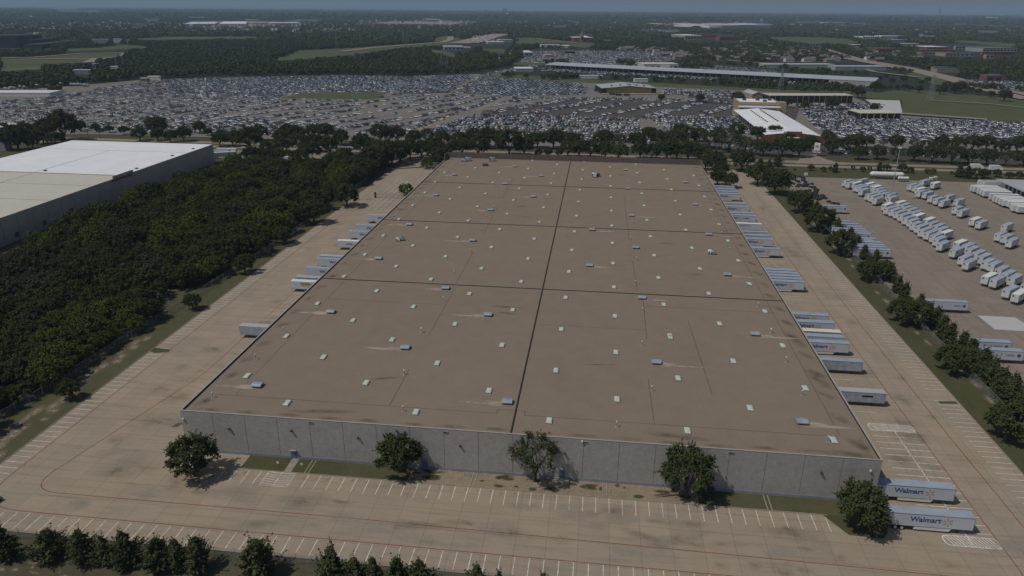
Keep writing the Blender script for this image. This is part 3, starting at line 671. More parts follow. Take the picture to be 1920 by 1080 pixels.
# ---------------------------------------------------------------- TRAILERS
def text_mesh(s, size, mat, bold=.02):
    cu = bpy.data.curves.new('lettering', 'FONT'); cu.body = s; cu.size = size; cu.align_x = 'LEFT'; cu.align_y = 'BOTTOM'; cu.offset = bold; cu.extrude = .012; cu.resolution_u = 3
    t = bpy.data.objects.new('lettering', cu); col.objects.link(t)
    dg = bpy.context.evaluated_depsgraph_get(); me = bpy.data.meshes.new_from_object(t.evaluated_get(dg))
    bpy.data.objects.remove(t)
    # stand it up in the x-z plane, facing -y
    for v in me.vertices: x, y, z = v.co; v.co = (x, -z, y)
    wd = max(v.co.x for v in me.vertices); me.materials.clear(); me.materials.append(MT[mat]); return me, wd
TL, TWD, TZ0, TZ1 = 16.15, 2.36, 1.12, 4.1
def trailer_parts(L, Wd, z0, z1, body, roof, skirt=True, axle=3.0):
    """a van trailer along +x: rear doors at x=0, nose at x=L, near side at y=0"""
    P = {}
    b = MB(); b.box(.04, L, 0, Wd, z0, z1-.05, 0); n = int(L/1.22)
    for k in range(1, n): b.box(k*L/n-.012, k*L/n+.012, -.008, 0, z0+.1, z1-.25, 0)
    b.box(0, L+.01, -.015, 0, z0, z0+.13, 1); b.box(0, L+.01, Wd, Wd+.015, z0, z0+.13, 1); b.box(0, L+.01, -.015, 0, z1-.19, z1-.05, 1); b.box(L-.09, L+.012, -.014, 0, z0+.13, z1-.19, 1)
    P['body'] = b.mesh('body', [body, 'edge'])
    r = MB(); r.box(.02, L-.02, -.01, Wd+.01, z1-.05, z1)
    for k in range(1, int(L/.61)): r.box(k*.61-.02, k*.61+.02, .02, Wd-.02, z1, z1+.012)
    P['roof'] = r.mesh('roof', [roof])
    d = MB(); d.box(0, .038, .05, Wd/2-.02, z0+.1, z1-.1); d.box(0, .038, Wd/2+.02, Wd-.05, z0+.1, z1-.1)
    for yy in (.3, Wd/2-.25, Wd/2+.25, Wd-.3): d.cyl((-.03, yy, z0+.15), (-.03, yy, z1-.15), .022, n=5)
    P['rear_door'] = d.mesh('rear_door', [body])
    wh = MB(); wh.cyl((0, 0, .5), (0, .6, .5), .5, n=14, m=0); wh.cyl((0, -.015, .5), (0, .0, .5), .3, n=12, m=1); P['wheel'] = wh.mesh('wheel', ['black', 'hub'])
    f = MB(); f.box(.2, 2.0+axle, .7, Wd-.7, z0-.2, z0-.02); f.box(.1, .2, .1, Wd-.1, .45, .6); f.box(.1, .2, .5, .6, .6, z0); f.box(.1, .2, Wd-.6, Wd-.5, .6, z0)
    P['bogie_frame'] = f.mesh('bogie_frame', ['steel'])
    g = MB()
    for yy in (.45, Wd-.55): g.box(L-2.6, L-2.48, yy, yy+.12, .08, z0); g.box(L-2.7, L-2.38, yy-.08, yy+.2, .03, .08)
    g.box(L-2.58, L-2.52, .5, Wd-.5, .6, .68); P['landing_gear'] = g.mesh('landing_gear', ['steel'])
    if skirt:
        s = MB(); x0, x1 = L*.31, L*.73
        for yy in (.02, Wd-.05): 
            n = s.pts([(x0, yy, z0), (x1+.4, yy, z0), (x1-.1, yy, .42), (x0, yy, .42), (x0, yy+.03, z0), (x1+.4, yy+.03, z0), (x1-.1, yy+.03, .42), (x0, yy+.03, .42)])
            for q in ((0, 3, 2, 1), (4, 5, 6, 7), (0, 1, 5, 4), (1, 2, 6, 5), (2, 3, 7, 6), (3, 0, 4, 7)): s.f.append(tuple(n+i for i in q)); s.m.append(0)
        P['skirt'] = s.mesh('skirt', ['trailer_white'])
    return P
P_STD = trailer_parts(TL, TWD, TZ0, TZ1, 'trailer', 'trailer_roof')
P_DIRTY = trailer_parts(TL, TWD, TZ0, TZ1, 'trailer_dirty', 'trailer_roof', skirt=False)
P_WHITE = trailer_parts(TL, TWD, TZ0, TZ1, 'trailer', 'trailer_white', skirt=False)
P_CREAM = trailer_parts(TL, TWD, TZ0, TZ1, 'trailer_dirty', 'roof_cream', skirt=False)
P_SILV = trailer_parts(TL, TWD, TZ0, TZ1, 'trailer_dirty', 'greyroof', skirt=False)
ME_WM, W_WM = text_mesh('Walmart', 1.62, 'navy', .028)
ME_W, W_W = text_mesh('Walmart', 1.5, 'navy', .026)
ME_COM, W_COM = text_mesh('com', 1.5, 'navy', .026)
sp = MB()
for k in range(6):
    t = R_(90+60*k+8); u = Vector((math.cos(t), 0, math.sin(t))); v = Vector((-u.z, 0, u.x))
    a, b = .3, .92; ps = [u*a-v*.07, u*b-v*.11, u*(b+.08), u*b+v*.11, u*a+v*.07]
    sp.poly([(p.x, -.014, p.z) for p in ps]); sp.poly([(p.x, 0, p.z) for p in reversed(ps)])
    for i in range(5):
        j = (i+1) % 5; sp.poly([(ps[i].x, -.014, ps[i].z), (ps[i].x, 0, ps[i].z), (ps[j].x, 0, ps[j].z), (ps[j].x, -.014, ps[j].z)])
ME_SPARK = sp.mesh('emblem', ['spark'])
def add_trailer(P, loc, rz, label, group, logo=None, dock=True, axle=2.2, L=TL, Wd=TWD):
    t = thing('semi_trailer', label, 'trailer', loc, rz, group)
    for nm in ('body', 'roof', 'rear_door', 'bogie_frame', 'landing_gear', 'skirt'):
        if nm in P: o = obj(nm, P[nm], t)
    for xx in (axle-.62, axle+.62):
        for yy in (.05, Wd-.65): obj('wheel', P['wheel'], t, (xx, yy, 0))
    return t
def logo_std(t, flip=False, com=False):
    if flip:    # letters read along the other direction: trailer turned so that its nose points to the left, lettering on its other side
        a = obj('lettering', ME_WM, t, (TL-5.4, TWD+.025, 2.05)); a.rotation_euler = (0, 0, math.pi)
        b = obj('emblem', ME_SPARK, t, (TL-5.4-W_WM-1.3, TWD+.025, 2.66)); b.rotation_euler = (0, 0, math.pi)
    elif com:
        obj('lettering', ME_W, t, (2.3, -.02, 2.1)); obj('emblem', ME_SPARK, t, (2.3+W_W+1.2, -.02, 2.66)); obj('lettering', ME_COM, t, (2.3+W_W+2.4, -.02, 2.1))
    else:
        obj('lettering', ME_WM, t, (4.0, -.02, 2.05)); obj('emblem', ME_SPARK, t, (4.0+W_WM+1.25, -.02, 2.66))
gR = 'trailers backed up to the right-hand docks'
def roofY(u, v): return G(u, v, 4.1)[1]
RT = [(136.9, 'std', 'logo', 'white trailer with big blue lettering and orange burst, docked at the front corner'),
      (177.7, 'silv', 'patch', 'plain pale trailer with a dark rectangle on its side, standing alone at the right docks'),
      (195.9, 'dirty', None, 'weathered grey-blue trailer without lettering, second from the front of the dock row'),
      (208.0, 'std', 'logo', 'trailer with blue lettering just behind the weathered grey one at the right docks'),
      (212.4, 'std', 'logo', 'trailer whose lettering is half hidden behind the next one, in front of the cream-roofed trailer'),
      (216.2, 'cream', None, 'trailer with a bright cream roof between two lettered trailers in the nearer dock group'),
      (223.4, 'std', 'logo', 'pale-roofed lettered trailer just behind the bright cream-roofed one'),
      (229.5, 'std', 'logo', 'rearmost trailer of the nearer dock group, grey roof, lettering mostly hidden')]
for k, y in enumerate((260.8, 264.0, 267.2, 270.4, 273.6)):
    RT.append((y, 'std', 'logo', ['lettered trailer at the front of the tight block of five at the docks', 'second roof from the front in the tight block of five trailers', 'middle trailer of the tight block of five at the docks', 'fourth roof from the front in the tight block of five trailers', 'rearmost trailer of the tight block of five at the docks'][k]))
RT += [(300.7, 'std', 'logo', 'lettered trailer standing a little apart, right behind the four short white lines'),
       (314.0, 'std', 'logo', 'lettered trailer behind the one near the four short white lines'),
       (319.5, 'std', None, 'blue-roofed trailer tucked right behind a lettered one in the middle dock group'),
       (325.0, 'std', 'logo', 'trailer just in front of the white-roofed one, only tops of its lettering visible'),
       (338.5, 'white', 'smudge', 'grimy trailer with a clean white roof in the rear half of the dock row'),
       (353.1, 'std', 'com', 'trailer lettered with a web address, nearest of the rear dock group'),
       (357.6, 'std', None, 'plain trailer right behind the one with the web address'),
       (370.4, 'std', 'logo', 'lettered trailer in the rear dock group, second from its lettered nearest one'),
       (376.5, 'std', 'logo', 'rear dock trailer with faint partly hidden lettering and orange burst'),
       (397.4, 'std', 'logo', 'lettered trailer at the front of the rearmost four near the round trees'),
       (402.5, 'std', 'logo', 'second of the rearmost four trailers near the round trees'),
       (408.5, 'std', 'logo', 'third of the rearmost four trailers near the round trees'),
       (415.5, 'std', 'logo', 'very last trailer of the right docks, beside the round trees')]
KIND = {'std': P_STD, 'dirty': P_DIRTY, 'white': P_WHITE, 'cream': P_CREAM, 'silv': P_SILV}
t = add_trailer(P_STD, (61.7, 127.5, 0), 0, 'foremost lettered trailer standing free with rear wheels visible, by the corner tree', gR); logo_std(t)
for y, kd, lg, lb in RT:
    t = add_trailer(KIND[kd], (62.0, y, 0), 0, lb, gR)
    if lg == 'logo': logo_std(t)
    elif lg == 'com': logo_std(t, com=True)
    elif lg == 'patch': mb = MB(); mb.box(10.2, 13.0, -.03, -.015, 2.75, 3.25); part('dark_patch', mb, 'dark', t)
    elif lg == 'smudge':
        mb = MB()
        for q in range(7): mb.box(6+q*.75, 6.5+q*.75, -.03, -.015, 2.9, 3.35)
        part('lettering', mb, 'greytext', t)
gL = 'trailers backed up to the left-hand docks'
for y, kd, lg, lb in ((196.3, 'silv', None, 'plain bare-metal trailer, nearest one alone at the left docks'), (236.6, 'white', 'yellow', 'white-roofed trailer with a yellow sign on its side at the left docks'),
                      (241.0, 'silv', None, 'grey ribbed trailer roof just behind the trailer with the yellow sign'), (251.1, 'std', 'logo', 'lettered trailer behind the one with the yellow sign, nearer of two'),
                      (262.1, 'std', 'logo', 'lettered trailer of the left docks with another roof right behind it'), (265.6, 'silv', None, 'grey ribbed roof right behind the second lettered trailer at the left docks'),
                      (286.3, 'white', 'smudge', 'grubby white trailer with two lines of small dark text at the left docks'), (300.3, 'std', 'logo', 'lettered trailer just behind the grubby white one at the left docks'),
                      (310.5, 'std', 'logo', 'second-last lettered trailer of the left docks'), (327.9, 'std', 'logo', 'last trailer of the left docks, lettered, nearest the chain-link gate')):
    t = add_trailer(KIND[kd], (X0-.2, y+TWD, 0), math.pi, lb, gL)
    if lg == 'logo': logo_std(t, flip=True)
    elif lg == 'yellow':
        mb = MB(); mb.box(TL-7.6, TL-3.6, TWD+.015, TWD+.03, 2.85, 3.65); sg = part('yellow_panel', mb, 'yellow', t)
        mb = MB(); mb.box(TL-7.5, TL-3.7, TWD+.03, TWD+.036, 3.55, 3.62); mb.box(TL-7.5, TL-3.7, TWD+.03, TWD+.036, 2.88, 2.94)
        for q in range(8): mb.box(TL-7.3+q*.45, TL-7.05+q*.45, TWD+.03, TWD+.036, 3.05, 3.45)
        part('lettering', mb, 'steel', sg); mb = MB(); mb.box(TL-7.2, TL-4.2, TWD+.015, TWD+.03, 2.4, 2.58); part('lettering', mb, 'greytext', t)
    elif lg == 'smudge':
        mb = MB()
        for q in range(9): mb.box(TL-7.4+q*.42, TL-7.1+q*.42, TWD+.015, TWD+.03, 2.35, 2.65)
        for q in range(5): mb.box(TL-6.6+q*.42, TL-6.35+q*.42, TWD+.015, TWD+.03, 2.95, 3.25)
        part('lettering', mb, 'steel', t)
# long trailers with the round dark emblem in the freight yard, and those at its dock
LL = 14.6
P_LONG = trailer_parts(LL, TWD, TZ0, TZ1, 'trailer', 'trailer_roof', skirt=False)
P_LONGW = trailer_parts(LL, TWD, TZ0, TZ1, 'pup', 'trailer_white', skirt=False)
eb = MB(); eb.cyl((0, 0, 0), (0, -.012, 0), .52, n=18, m=0); eb.cyl((0, -.012, 0), (0, -.018, 0), .3, n=14, m=1); eb.cyl((0, -.018, 0), (0, -.022, 0), .2, n=12, m=0); ME_EMB = eb.mesh('emblem', ['emblem', 'greytext'])
eb = MB()
for q in range(9): eb.box(q*.27, q*.27+.19, -.012, 0, .32, .52)
for q in range(8): eb.box(q*.27+.3, q*.27+.49, -.012, 0, 0, .2)
ME_ELET = eb.mesh('lettering', ['greytext'])
gY = 'long trailers with a round emblem in the freight yard'
YT = [((1480+745/6.75, 320+455/6.75), 'lone long trailer beside the black dollies in the freight yard')]
for k, (a, b) in enumerate(((775, 645), (890, 682), (940, 716), (980, 746), (1012, 775), (1046, 803), (1112, 866), (1066, 888), (1175, 914), (1217, 947), (1247, 975), (1292, 1008))):
    YT.append(((1480+a/6.75, 320+b/6.75), 'long trailer with emblem, %s from the back behind the fence trees' % nth(k+1)))
YT += [((1680+742/5.4, 520+258/5.4), 'single long trailer with emblem behind the trees, in front of the pale slab'), ((1680+1178/5.4, 520+666/5.4), 'rear one of two long trailers at the right edge behind the trees'), ((1922, 660), 'front one of two long trailers at the right edge, cut by the frame')]
for (a, b), lb in YT:
    x, y = G(a, b, TZ1)
    t = add_trailer(P_LONG, (x-LL, y, 0), 0, lb, gY, L=LL)
    obj('emblem', ME_EMB, t, (LL-1.35, -.02, 2.75)); obj('lettering', ME_ELET, t, (LL-4.9, -.02, 2.5))
gD = 'trailers at the freight dock on the far right'
for k, (a, b) in enumerate(((1790, 1048), (1688, 1020), (1668, 985), (1612, 945), (1498, 920), (1438, 892), (1376, 860), (1314, 830), (1246, 785), (1110, 728), (1055, 700), (1001, 672), (918, 640), (866, 615), (1112, 530), (1062, 520), (1012, 510))):
    x, y = G(1740+a/10.667, 300+b/10.667, TZ0)
    add_trailer(P_LONGW, (x+LL, y+TWD, 0), math.pi, 'white trailer nosing out of the freight dock, %s from the front' % nth(k+1), gD, L=LL)
t = thing('freight_dock', 'grey-roofed freight dock building at the right edge behind the row of trailers', 'dock building', (233.5, 300, 0))
mb = MB(); mb.box(2, 60, -120, 149, 1.3, 5.6); part('wall', mb, 'trailer_white', t); mb = MB(); mb.box(-1, 62, -121, 150.5, 5.6, 6.1); part('roof', mb, 'greyroof', t)
mb = MB(); mb.box(1.2, 61, -120.5, 149.5, 0, 1.29); part('plinth', mb, 'kerb', t)
for k in range(60): mb = MB(); mb.box(1.9, 1.99, -118+k*4.4, -115.4+k*4.4, 1.3, 4.2); part('dock_door', mb, 'darkgap', t)
# short trailers set out at an angle
PL = 8.55
P_PUP = trailer_parts(PL, 2.45, 1.1, 4.0, 'pup', 'pup_roof', skirt=False)
P_PUP2 = trailer_parts(PL, 2.45, 1.1, 4.0, 'pup', 'trailer_white', skirt=False)
eb = MB(); eb.cyl((0, 0, 0), (0, -.012, 0), .36, n=14, m=0); eb.cyl((0, -.012, 0), (0, -.018, 0), .17, n=10, m=1); ME_PEMB = eb.mesh('emblem', ['emblem', 'greytext'])
A45 = R_(44)
def add_pup(a, b, label, group, rr):
    x, y = G(a, b, 1.1)
    # nose-end face centre at (x, y); the trailer runs away to the upper right
    c, s_ = math.cos(A45), math.sin(A45)
    t = thing('short_trailer', label, 'trailer', (x+s_*1.22, y-c*1.22, 0), A45+R_(rr.uniform(-1.5, 1.5)), group)
    P = P_PUP2 if rr.random() < .12 else P_PUP
    for nm in ('body', 'roof', 'bogie_frame'): obj(nm, P[nm], t)
    obj('rear_door', P['rear_door'], t)
    for yy in (.05, 1.8): obj('wheel', P['wheel'], t, (PL-1.4, yy, 0))
    obj('landing_gear', P['landing_gear'], t).location = (-PL+3.8, 0, 0)
    e = obj('emblem', ME_PEMB, t, (-.02, .75 if 0 else 1.75, 3.25)); e.rotation_euler = (0, 0, R_(-90))
    obj('emblem', ME_PEMB, t, (2.2, -.02, 2.9))
rr = random.Random(3)
Z1 = lambda l: [(1560+a/10.667, 300+b/10.667) for a, b in l]
Z3 = lambda l: [(1640+a/9.82, 370+b/9.82) for a, b in l]
Z4 = lambda l: [(1760+a/6.35, 410+b/6.35) for a, b in l]
Z6 = lambda l: [(1280+a/3, 270+b/3) for a, b in l]
PUPS = [('far block front line', Z1([(228, 518), (298, 555), (400, 560), (445, 622), (525, 645), (558, 702), (685, 795), (765, 830), (835, 880)])),
        ('far block back line', Z1([(540, 495), (675, 575), (755, 615), (800, 640), (870, 690), (905, 740), (955, 785), (1095, 800), (1120, 858)])),
        ('middle block front line', Z3([(155, 240), (192, 305), (288, 342), (375, 385), (455, 435), (532, 492), (620, 540), (680, 600), (765, 652), (832, 722), (930, 772), (1045, 822), (1105, 888), (1172, 975)])),
        ('middle block back line', Z3([(392, 195), (470, 245), (505, 300), (600, 335), (670, 385), (730, 440), (915, 520), (990, 590), (1090, 640), (1160, 700), (1225, 765)])),
        ('near block back line', Z4([(197, 362), (290, 400), (337, 445), (412, 490), (475, 535), (530, 597), (608, 627), (690, 690), (765, 745), (845, 795)])),
        ('near block front line', Z4([(150, 455), (252, 545), (305, 603), (532, 777), (632, 815), (782, 937), (892, 992), (1000, 880)])),
        ('block by the small tank', [(1703.5, 356), (1712.5, 359), (1718, 363.5), (1720, 369), (1731.5, 371.5), (1742, 379), (1752, 383), (1763, 387.5), (1727, 348), (1747, 353), (1773, 377.5)]),
        ('loose group at the right', [(1790.5, 385.5), (1788, 400.5), (1797.5, 406), (1820, 422.5), (1832, 428)]),
        ('four at the right edge', Z4([(765, 150), (685, 260), (758, 287), (820, 338)]))]
for nm, l in PUPS:
    for k, (a, b) in enumerate(l): add_pup(a, b, 'short white trailer, %s from left, %s' % (nth(k+1), nm), 'short trailers parked askew in the freight yard', rr)
# black converter dollies
mb = MB()
mb.box(-.9, .9, -.55, .55, .75, .95); mb.cyl((0, 0, .95), (0, 0, 1.15), .55, n=10); mb.box(-.15, .15, -1.1, 1.1, .4, .55)
for yy in (-1.15, .65): mb.cyl((0, yy, .5), (0, yy+.5, .5), .5, n=10, m=1)
mb.cyl((.8, .5, .8), (2.5, 0, .75), .07, n=5); mb.cyl((.8, -.5, .8), (2.5, 0, .75), .07, n=5); mb.cyl((2.5, 0, .75), (2.5, 0, 0), .05, n=5)
ME_DOL = mb.mesh('trailer_dolly', ['steel', 'black'])
dl = []
for k in range(18): dl.append((1484+rr.uniform(0, 26)+k*.2, 332+k*1.15+rr.uniform(-1, 1)))
for k in range(26): dl.append((1512+rr.uniform(-6, 16)+k*1.05, 352+k*1.05+rr.uniform(-2, 2)))
dl += [(1513, 347.5), (1522, 346), (1562, 382.5), (1570, 383.5), (1506, 349)]
for k, (a, b) in enumerate(dl):
    x, y = G(a, b); o = obj('trailer_dolly', ME_DOL, None, (x, y, 0)); o.rotation_euler = (0, 0, A45+rr.uniform(-.5, .5))
    tag(o, ['black two-wheeled trailer dolly in the jumbled pack behind the trees', 'black trailer dolly standing loose beside the jumbled pack'][1 if k >= 44 else 0], 'dolly', 'trailer dollies in the freight yard')
# trailers by the left warehouse
mb = MB(); mb.box(9.3, 10.4, -.03, -.015, 2.3, 3.3); ME_SQ = mb.mesh('emblem', ['navy'])
for (a, b), rz, lb in (((406, 289), 0, 'white trailer with a dark square mark, parked behind the left warehouse'), ((400, 298), .5, 'white trailer at an angle against the corner of the left warehouse'), ((454, 304), 0, 'white trailer with a dark square mark beyond the wood, left of a similar one'), ((501, 304.5), 0, 'white trailer beyond the wood, half behind tree crowns'), ((626, 303), 0, 'white trailer beyond the wood seen between crowns, right one')):
    x, y = G(a, b); t = add_trailer(P_LONGW, (x, y, 0), rz, lb, 'trailers along the drive of the left warehouse', L=LL); obj('emblem', ME_SQ, t)

# ---------------------------------------------------------------- yard furniture
tk_ = thing('storage_tank', 'big white horizontal gas tank on saddles by the freight yard grass', 'tank', (*G(1630, 333.5), 0))
mb = MB(); L_ = 20.2; rs = [((-.2+.0, 0, 2.6), .15), ((.1, 0, 2.6), .7), ((.6, 0, 2.6), 1.2), ((1.4, 0, 2.6), 1.55)]; rs += [((L_-1.4, 0, 2.6), 1.55), ((L_-.6, 0, 2.6), 1.2), ((L_-.1, 0, 2.6), .7), ((L_+.2, 0, 2.6), .15)]
mb.rings(rs, 20); part('vessel', mb, 'white', tk_)
for xx in (2.2, L_-2.6): mb = MB(); mb.box(xx, xx+.4, -1.2, 1.2, 0, 1.5); mb.box(xx+1.0, xx+1.3, -.9, .9, 0, 1.4); part('saddle', mb, 'kerb', tk_)
mb = MB(); mb.cyl((L_*.45, 0, 4.1), (L_*.45, 0, 4.6), .25, n=8); mb.cyl((L_+.2, .3, 2.8), (L_+1.2, .3, 2.8), .06, n=5); mb.cyl((L_+1.2, .3, 0), (L_+1.2, .3, 3.2), .06, n=5); part('fittings', mb, 'postgrey', tk_)
tk_ = thing('storage_tank', 'small white tank on a low frame in front of the big gas tank', 'tank', (*G(1682.5, 340), 0))
mb = MB(); mb.rings([((0, 0, 2.1), .3), ((.3, 0, 2.1), .95), ((6.0, 0, 2.1), .95), ((6.3, 0, 2.1), .3)], 16); part('vessel', mb, 'white', tk_)
mb = MB(); mb.box(.3, 6, -.8, .8, .9, 1.15)
for xx in (.6, 2.4, 4.2, 5.6):
    for yy in (-.7, .6): mb.box(xx, xx+.15, yy, yy+.15, 0, .9)
part('frame', mb, 'steel', tk_)
x, y = 160.7, 411.2; hm = HGT(x, y, 277)
t = thing('light_mast', 'tall thin light mast rising among the short trailers', 'light mast', (x, y, 0))
mb = MB(); mb.cyl((0, 0, 0), (0, 0, hm), .32, .14, 8); part('pole', mb, 'galv', t); mb = MB(); mb.cyl((0, 0, hm), (0, 0, hm+.25), .8, n=10)
for k in range(4): mb.box(.7*math.cos(k*1.57)-.25, .7*math.cos(k*1.57)+.25, .7*math.sin(k*1.57)-.25, .7*math.sin(k*1.57)+.25, hm-.45, hm)
part('lamp_ring', mb, 'white', t)
for (a, b), h, lb in (((1511, 329), 1.5, 'small white utility box on the grass by the dollies'), ((1745, 337), 1.6, 'small pale utility box on the grass right of the small tank'), ((1753.5, 334), 1.1, 'lone small utility cabinet on the grass further right')):
    x, y = G(a, b); t = thing('utility_box', lb, 'utility box', (x, y, 0)); mb = MB(); mb.box(-.9, .9, -.7, .7, .12, h); mb.box(-.8, -.02, -.73, -.7, .3, h-.15); mb.box(.02, .8, -.73, -.7, .3, h-.15); part('cabinet', mb, 'white', t); mb = MB(); mb.box(-1.1, 1.1, -.9, .9, 0, .12); part('plinth', mb, 'kerb', t)
def fence(name_label, pts, h=2.4, step=4.0):
    t = thing('chain_link_fence', name_label, 'fence', (pts[0][0], pts[0][1], 0)); ox, oy = pts[0]
    mb = MB(); mr = MB(); posts = []
    for (xa, ya), (xb, yb) in zip(pts, pts[1:]):
        xa -= ox; xb -= ox; ya -= oy; yb -= oy
        mb.poly([(xa, ya, .03), (xb, yb, .03), (xb, yb, h), (xa, ya, h)]); mr.cyl((xa, ya, h), (xb, yb, h), .03, n=5)
        L = math.hypot(xb-xa, yb-ya); n = max(1, int(L/step))
        for k in range(n): posts.append((xa+(xb-xa)*k/n, ya+(yb-ya)*k/n))
    part('mesh_panel', mb, 'chain', t); part('top_rail', mr, 'postgrey', t)
    pm = MB(); pm.cyl((0, 0, 0), (0, 0, h+.1), .045, n=6); pm.cyl((0, 0, h+.1), (-.25, 0, h+.4), .025, n=4); me = pm.mesh('post', ['postgrey'])
    for p in posts[:100]: obj('post', me, t, (p[0], p[1], 0))
fence('chain-link fence along the edge of the wood left of the lot', [(-150, 100), (-143.6, 155), (-142, 192), (-140.5, 212), (-136.5, 290), (-136, 420)])
fence('chain-link fence under the trees on the right grass verge', [(108.2, 110), (108.5, 240), (109.5, 300), (111, 465)])
fence('chain-link fence along the front edge of the parking stalls', [(-140, 102.6), (-40, 102.8), (110, 102.4)])
p0, p1 = G(704, 371), G(762, 371)
t = thing('gate', 'chain-link gate across the drive at the rear left of the lot', 'gate', (p0[0], p0[1], 0))
mb = MB(); Lg = p1[0]-p0[0]; mb.poly([(0, 0, .1), (Lg, 0, .1), (Lg, 0, 2.6), (0, 0, 2.6)]); part('mesh_panel', mb, 'chain', t)
mb = MB()
for k in range(9): mb.cyl((Lg*k/8, 0, 0), (Lg*k/8, 0, 2.7), .07, n=6)
mb.cyl((0, 0, 2.6), (Lg, 0, 2.6), .06, n=6); mb.cyl((0, 0, .15), (Lg, 0, .15), .06, n=6); part('gate_frame', mb, 'postgrey', t)
mb = MB(); mb.box(-.4, .4, -.4, .4, 0, 3.2); part('gate_post', mb, 'steel', t)
# street furniture
poles = [((166, 259), 244), ((188.5, 260.5), 246), ((245, 252.5), 227), ((279.5, 234), 214), ((1268, 238), 224), ((1434, 285), 268), ((1587, 305), 280), ((669, 293), 280), ((848, 213), 192), ((1380, 268), 240), ((1365, 325), 300), ((427, 257), 243)]
for k, ((a, b), v) in enumerate(poles):
    x, y = G(a, b); h = min(16, max(7, HGT(x, y, v)))
    t = thing('utility_pole', 'wooden utility pole near the street, %s from the left' % nth(1+sorted(q[0][0] for q in poles).index(a)), 'utility pole', (x, y, 0), 0, 'utility poles along the street')
    mb = MB(); mb.cyl((0, 0, 0), (0, 0, h), .2, .12, 7); part('pole', mb, 'wood', t); mb = MB(); mb.box(-1.2, 1.2, -.06, .06, h-.9, h-.75); mb.cyl((.5, -.2, h-2.2), (.5, -.2, h-1.3), .22, n=8); part('crossarm', mb, 'wood', t)
x, y = G(1530, 293); hs = HGT(x, y, 268)
t = thing('pole_sign', 'white rectangular sign on a tall blue-grey pole at the drive across the street', 'sign', (x, y, 0), R_(-50))
mb = MB(); mb.cyl((0, 0, 0), (0, 0, hs-4.5), .3, n=8); part('pole', mb, 'galv', t); mb = MB(); mb.box(-2.2, 2.2, -.5, .5, hs-5.2, hs); part('sign_box', mb, ['white'], t); mb = MB(); mb.box(-1.3, 1.2, -.53, -.5, hs-3.4, hs-1.6); part('sign_mark', mb, 'greytext', t)
# two skid marks, pit cover and small signs by the front wall
for (a, b), lb in (((521.5, 873), 'small white sign on the lawn left of the door walk'), ((566, 876), 'small white sign on the lawn right of the door walk')):
    x, y = G(a, b); t = thing('lawn_sign', lb, 'sign', (x, y, .05)); mb = MB(); mb.box(-.03, .03, -.03, .03, 0, .9); part('post', mb, 'postgrey', t); mb = MB(); mb.box(-.3, .3, -.05, -.03, .5, 1.1); part('sign_plate', mb, 'white', t)
x, y = G(331, 798); t = thing('steel_plate', 'rusty steel plate leaning flat on the concrete by the front left corner', 'plate', (x, y, 0)); mb = MB(); mb.prism([(-1.0, -.7), (.3, -.7), (1.1, 1.3), (-.1, 1.3)], .01, .08); part('plate', mb, 'seam', t)

# ---------------------------------------------------------------- VEHICLES
def car_mesh(paint, kind='sedan'):
    mb = MB(); W2 = .9
    prof = {'sedan': ([(-2.3, .35), (2.3, .35), (2.32, .75), (1.2, .9), (-1.5, .95), (-2.3, .9)], [(1.2, .9), (.45, 1.42), (-.9, 1.42), (-1.6, .95)]),
            'suv': ([(-2.3, .4), (2.3, .4), (2.32, .9), (1.3, 1.05), (-2.25, 1.05)], [(1.2, 1.05), (.6, 1.7), (-2.0, 1.7), (-2.25, 1.05)]),
            'truck': ([(-2.7, .45), (2.7, .45), (2.7, 1.0), (1.5, 1.12), (-2.7, 1.12)], [(1.4, 1.12), (.8, 1.8), (-.6, 1.8), (-.8, 1.12)])}[kind]
    body, cab = prof
    def ext(p, w, inset, m):
        k = len(p); zt = max(q[1] for q in p); zb = min(q[1] for q in p)
        def wy(z): return w-inset*((z-zb)/(zt-zb) if zt > zb else 0)
        n = mb.pts([(x, -wy(z), z) for x, z in p]+[(x, wy(z), z) for x, z in p])
        mb.f.append(tuple(n+i for i in range(k))); mb.m.append(m); mb.f.append(tuple(n+k+i for i in reversed(range(k)))); mb.m.append(m)
        for i in range(k):
            j = (i+1) % k; mb.f.append((n+j, n+i, n+k+i, n+k+j)); mb.m.append(m)
    ext(body, W2, .05, 0); ext(cab, W2-.06, .14, 1)
    zt = max(z for _, z in cab); xs_ = [x for x, z in cab if z == zt]
    mb.box(min(xs_), max(xs_), -W2+.2, W2-.2, zt+.002, zt+.05, 0)
    for x in (-1.4, 1.4):
        for y in (-W2-.01, W2-.19): mb.cyl((x, y, .34), (x, y+.2, .34), .34, n=8, m=2)
    return mb
CARS = {}
for p in PAINTS:
    for kd in ('sedan', 'suv', 'truck'): CARS[p, kd] = car_mesh(p, kd).mesh('parked_car', ['car_'+p, 'glass', 'black'])
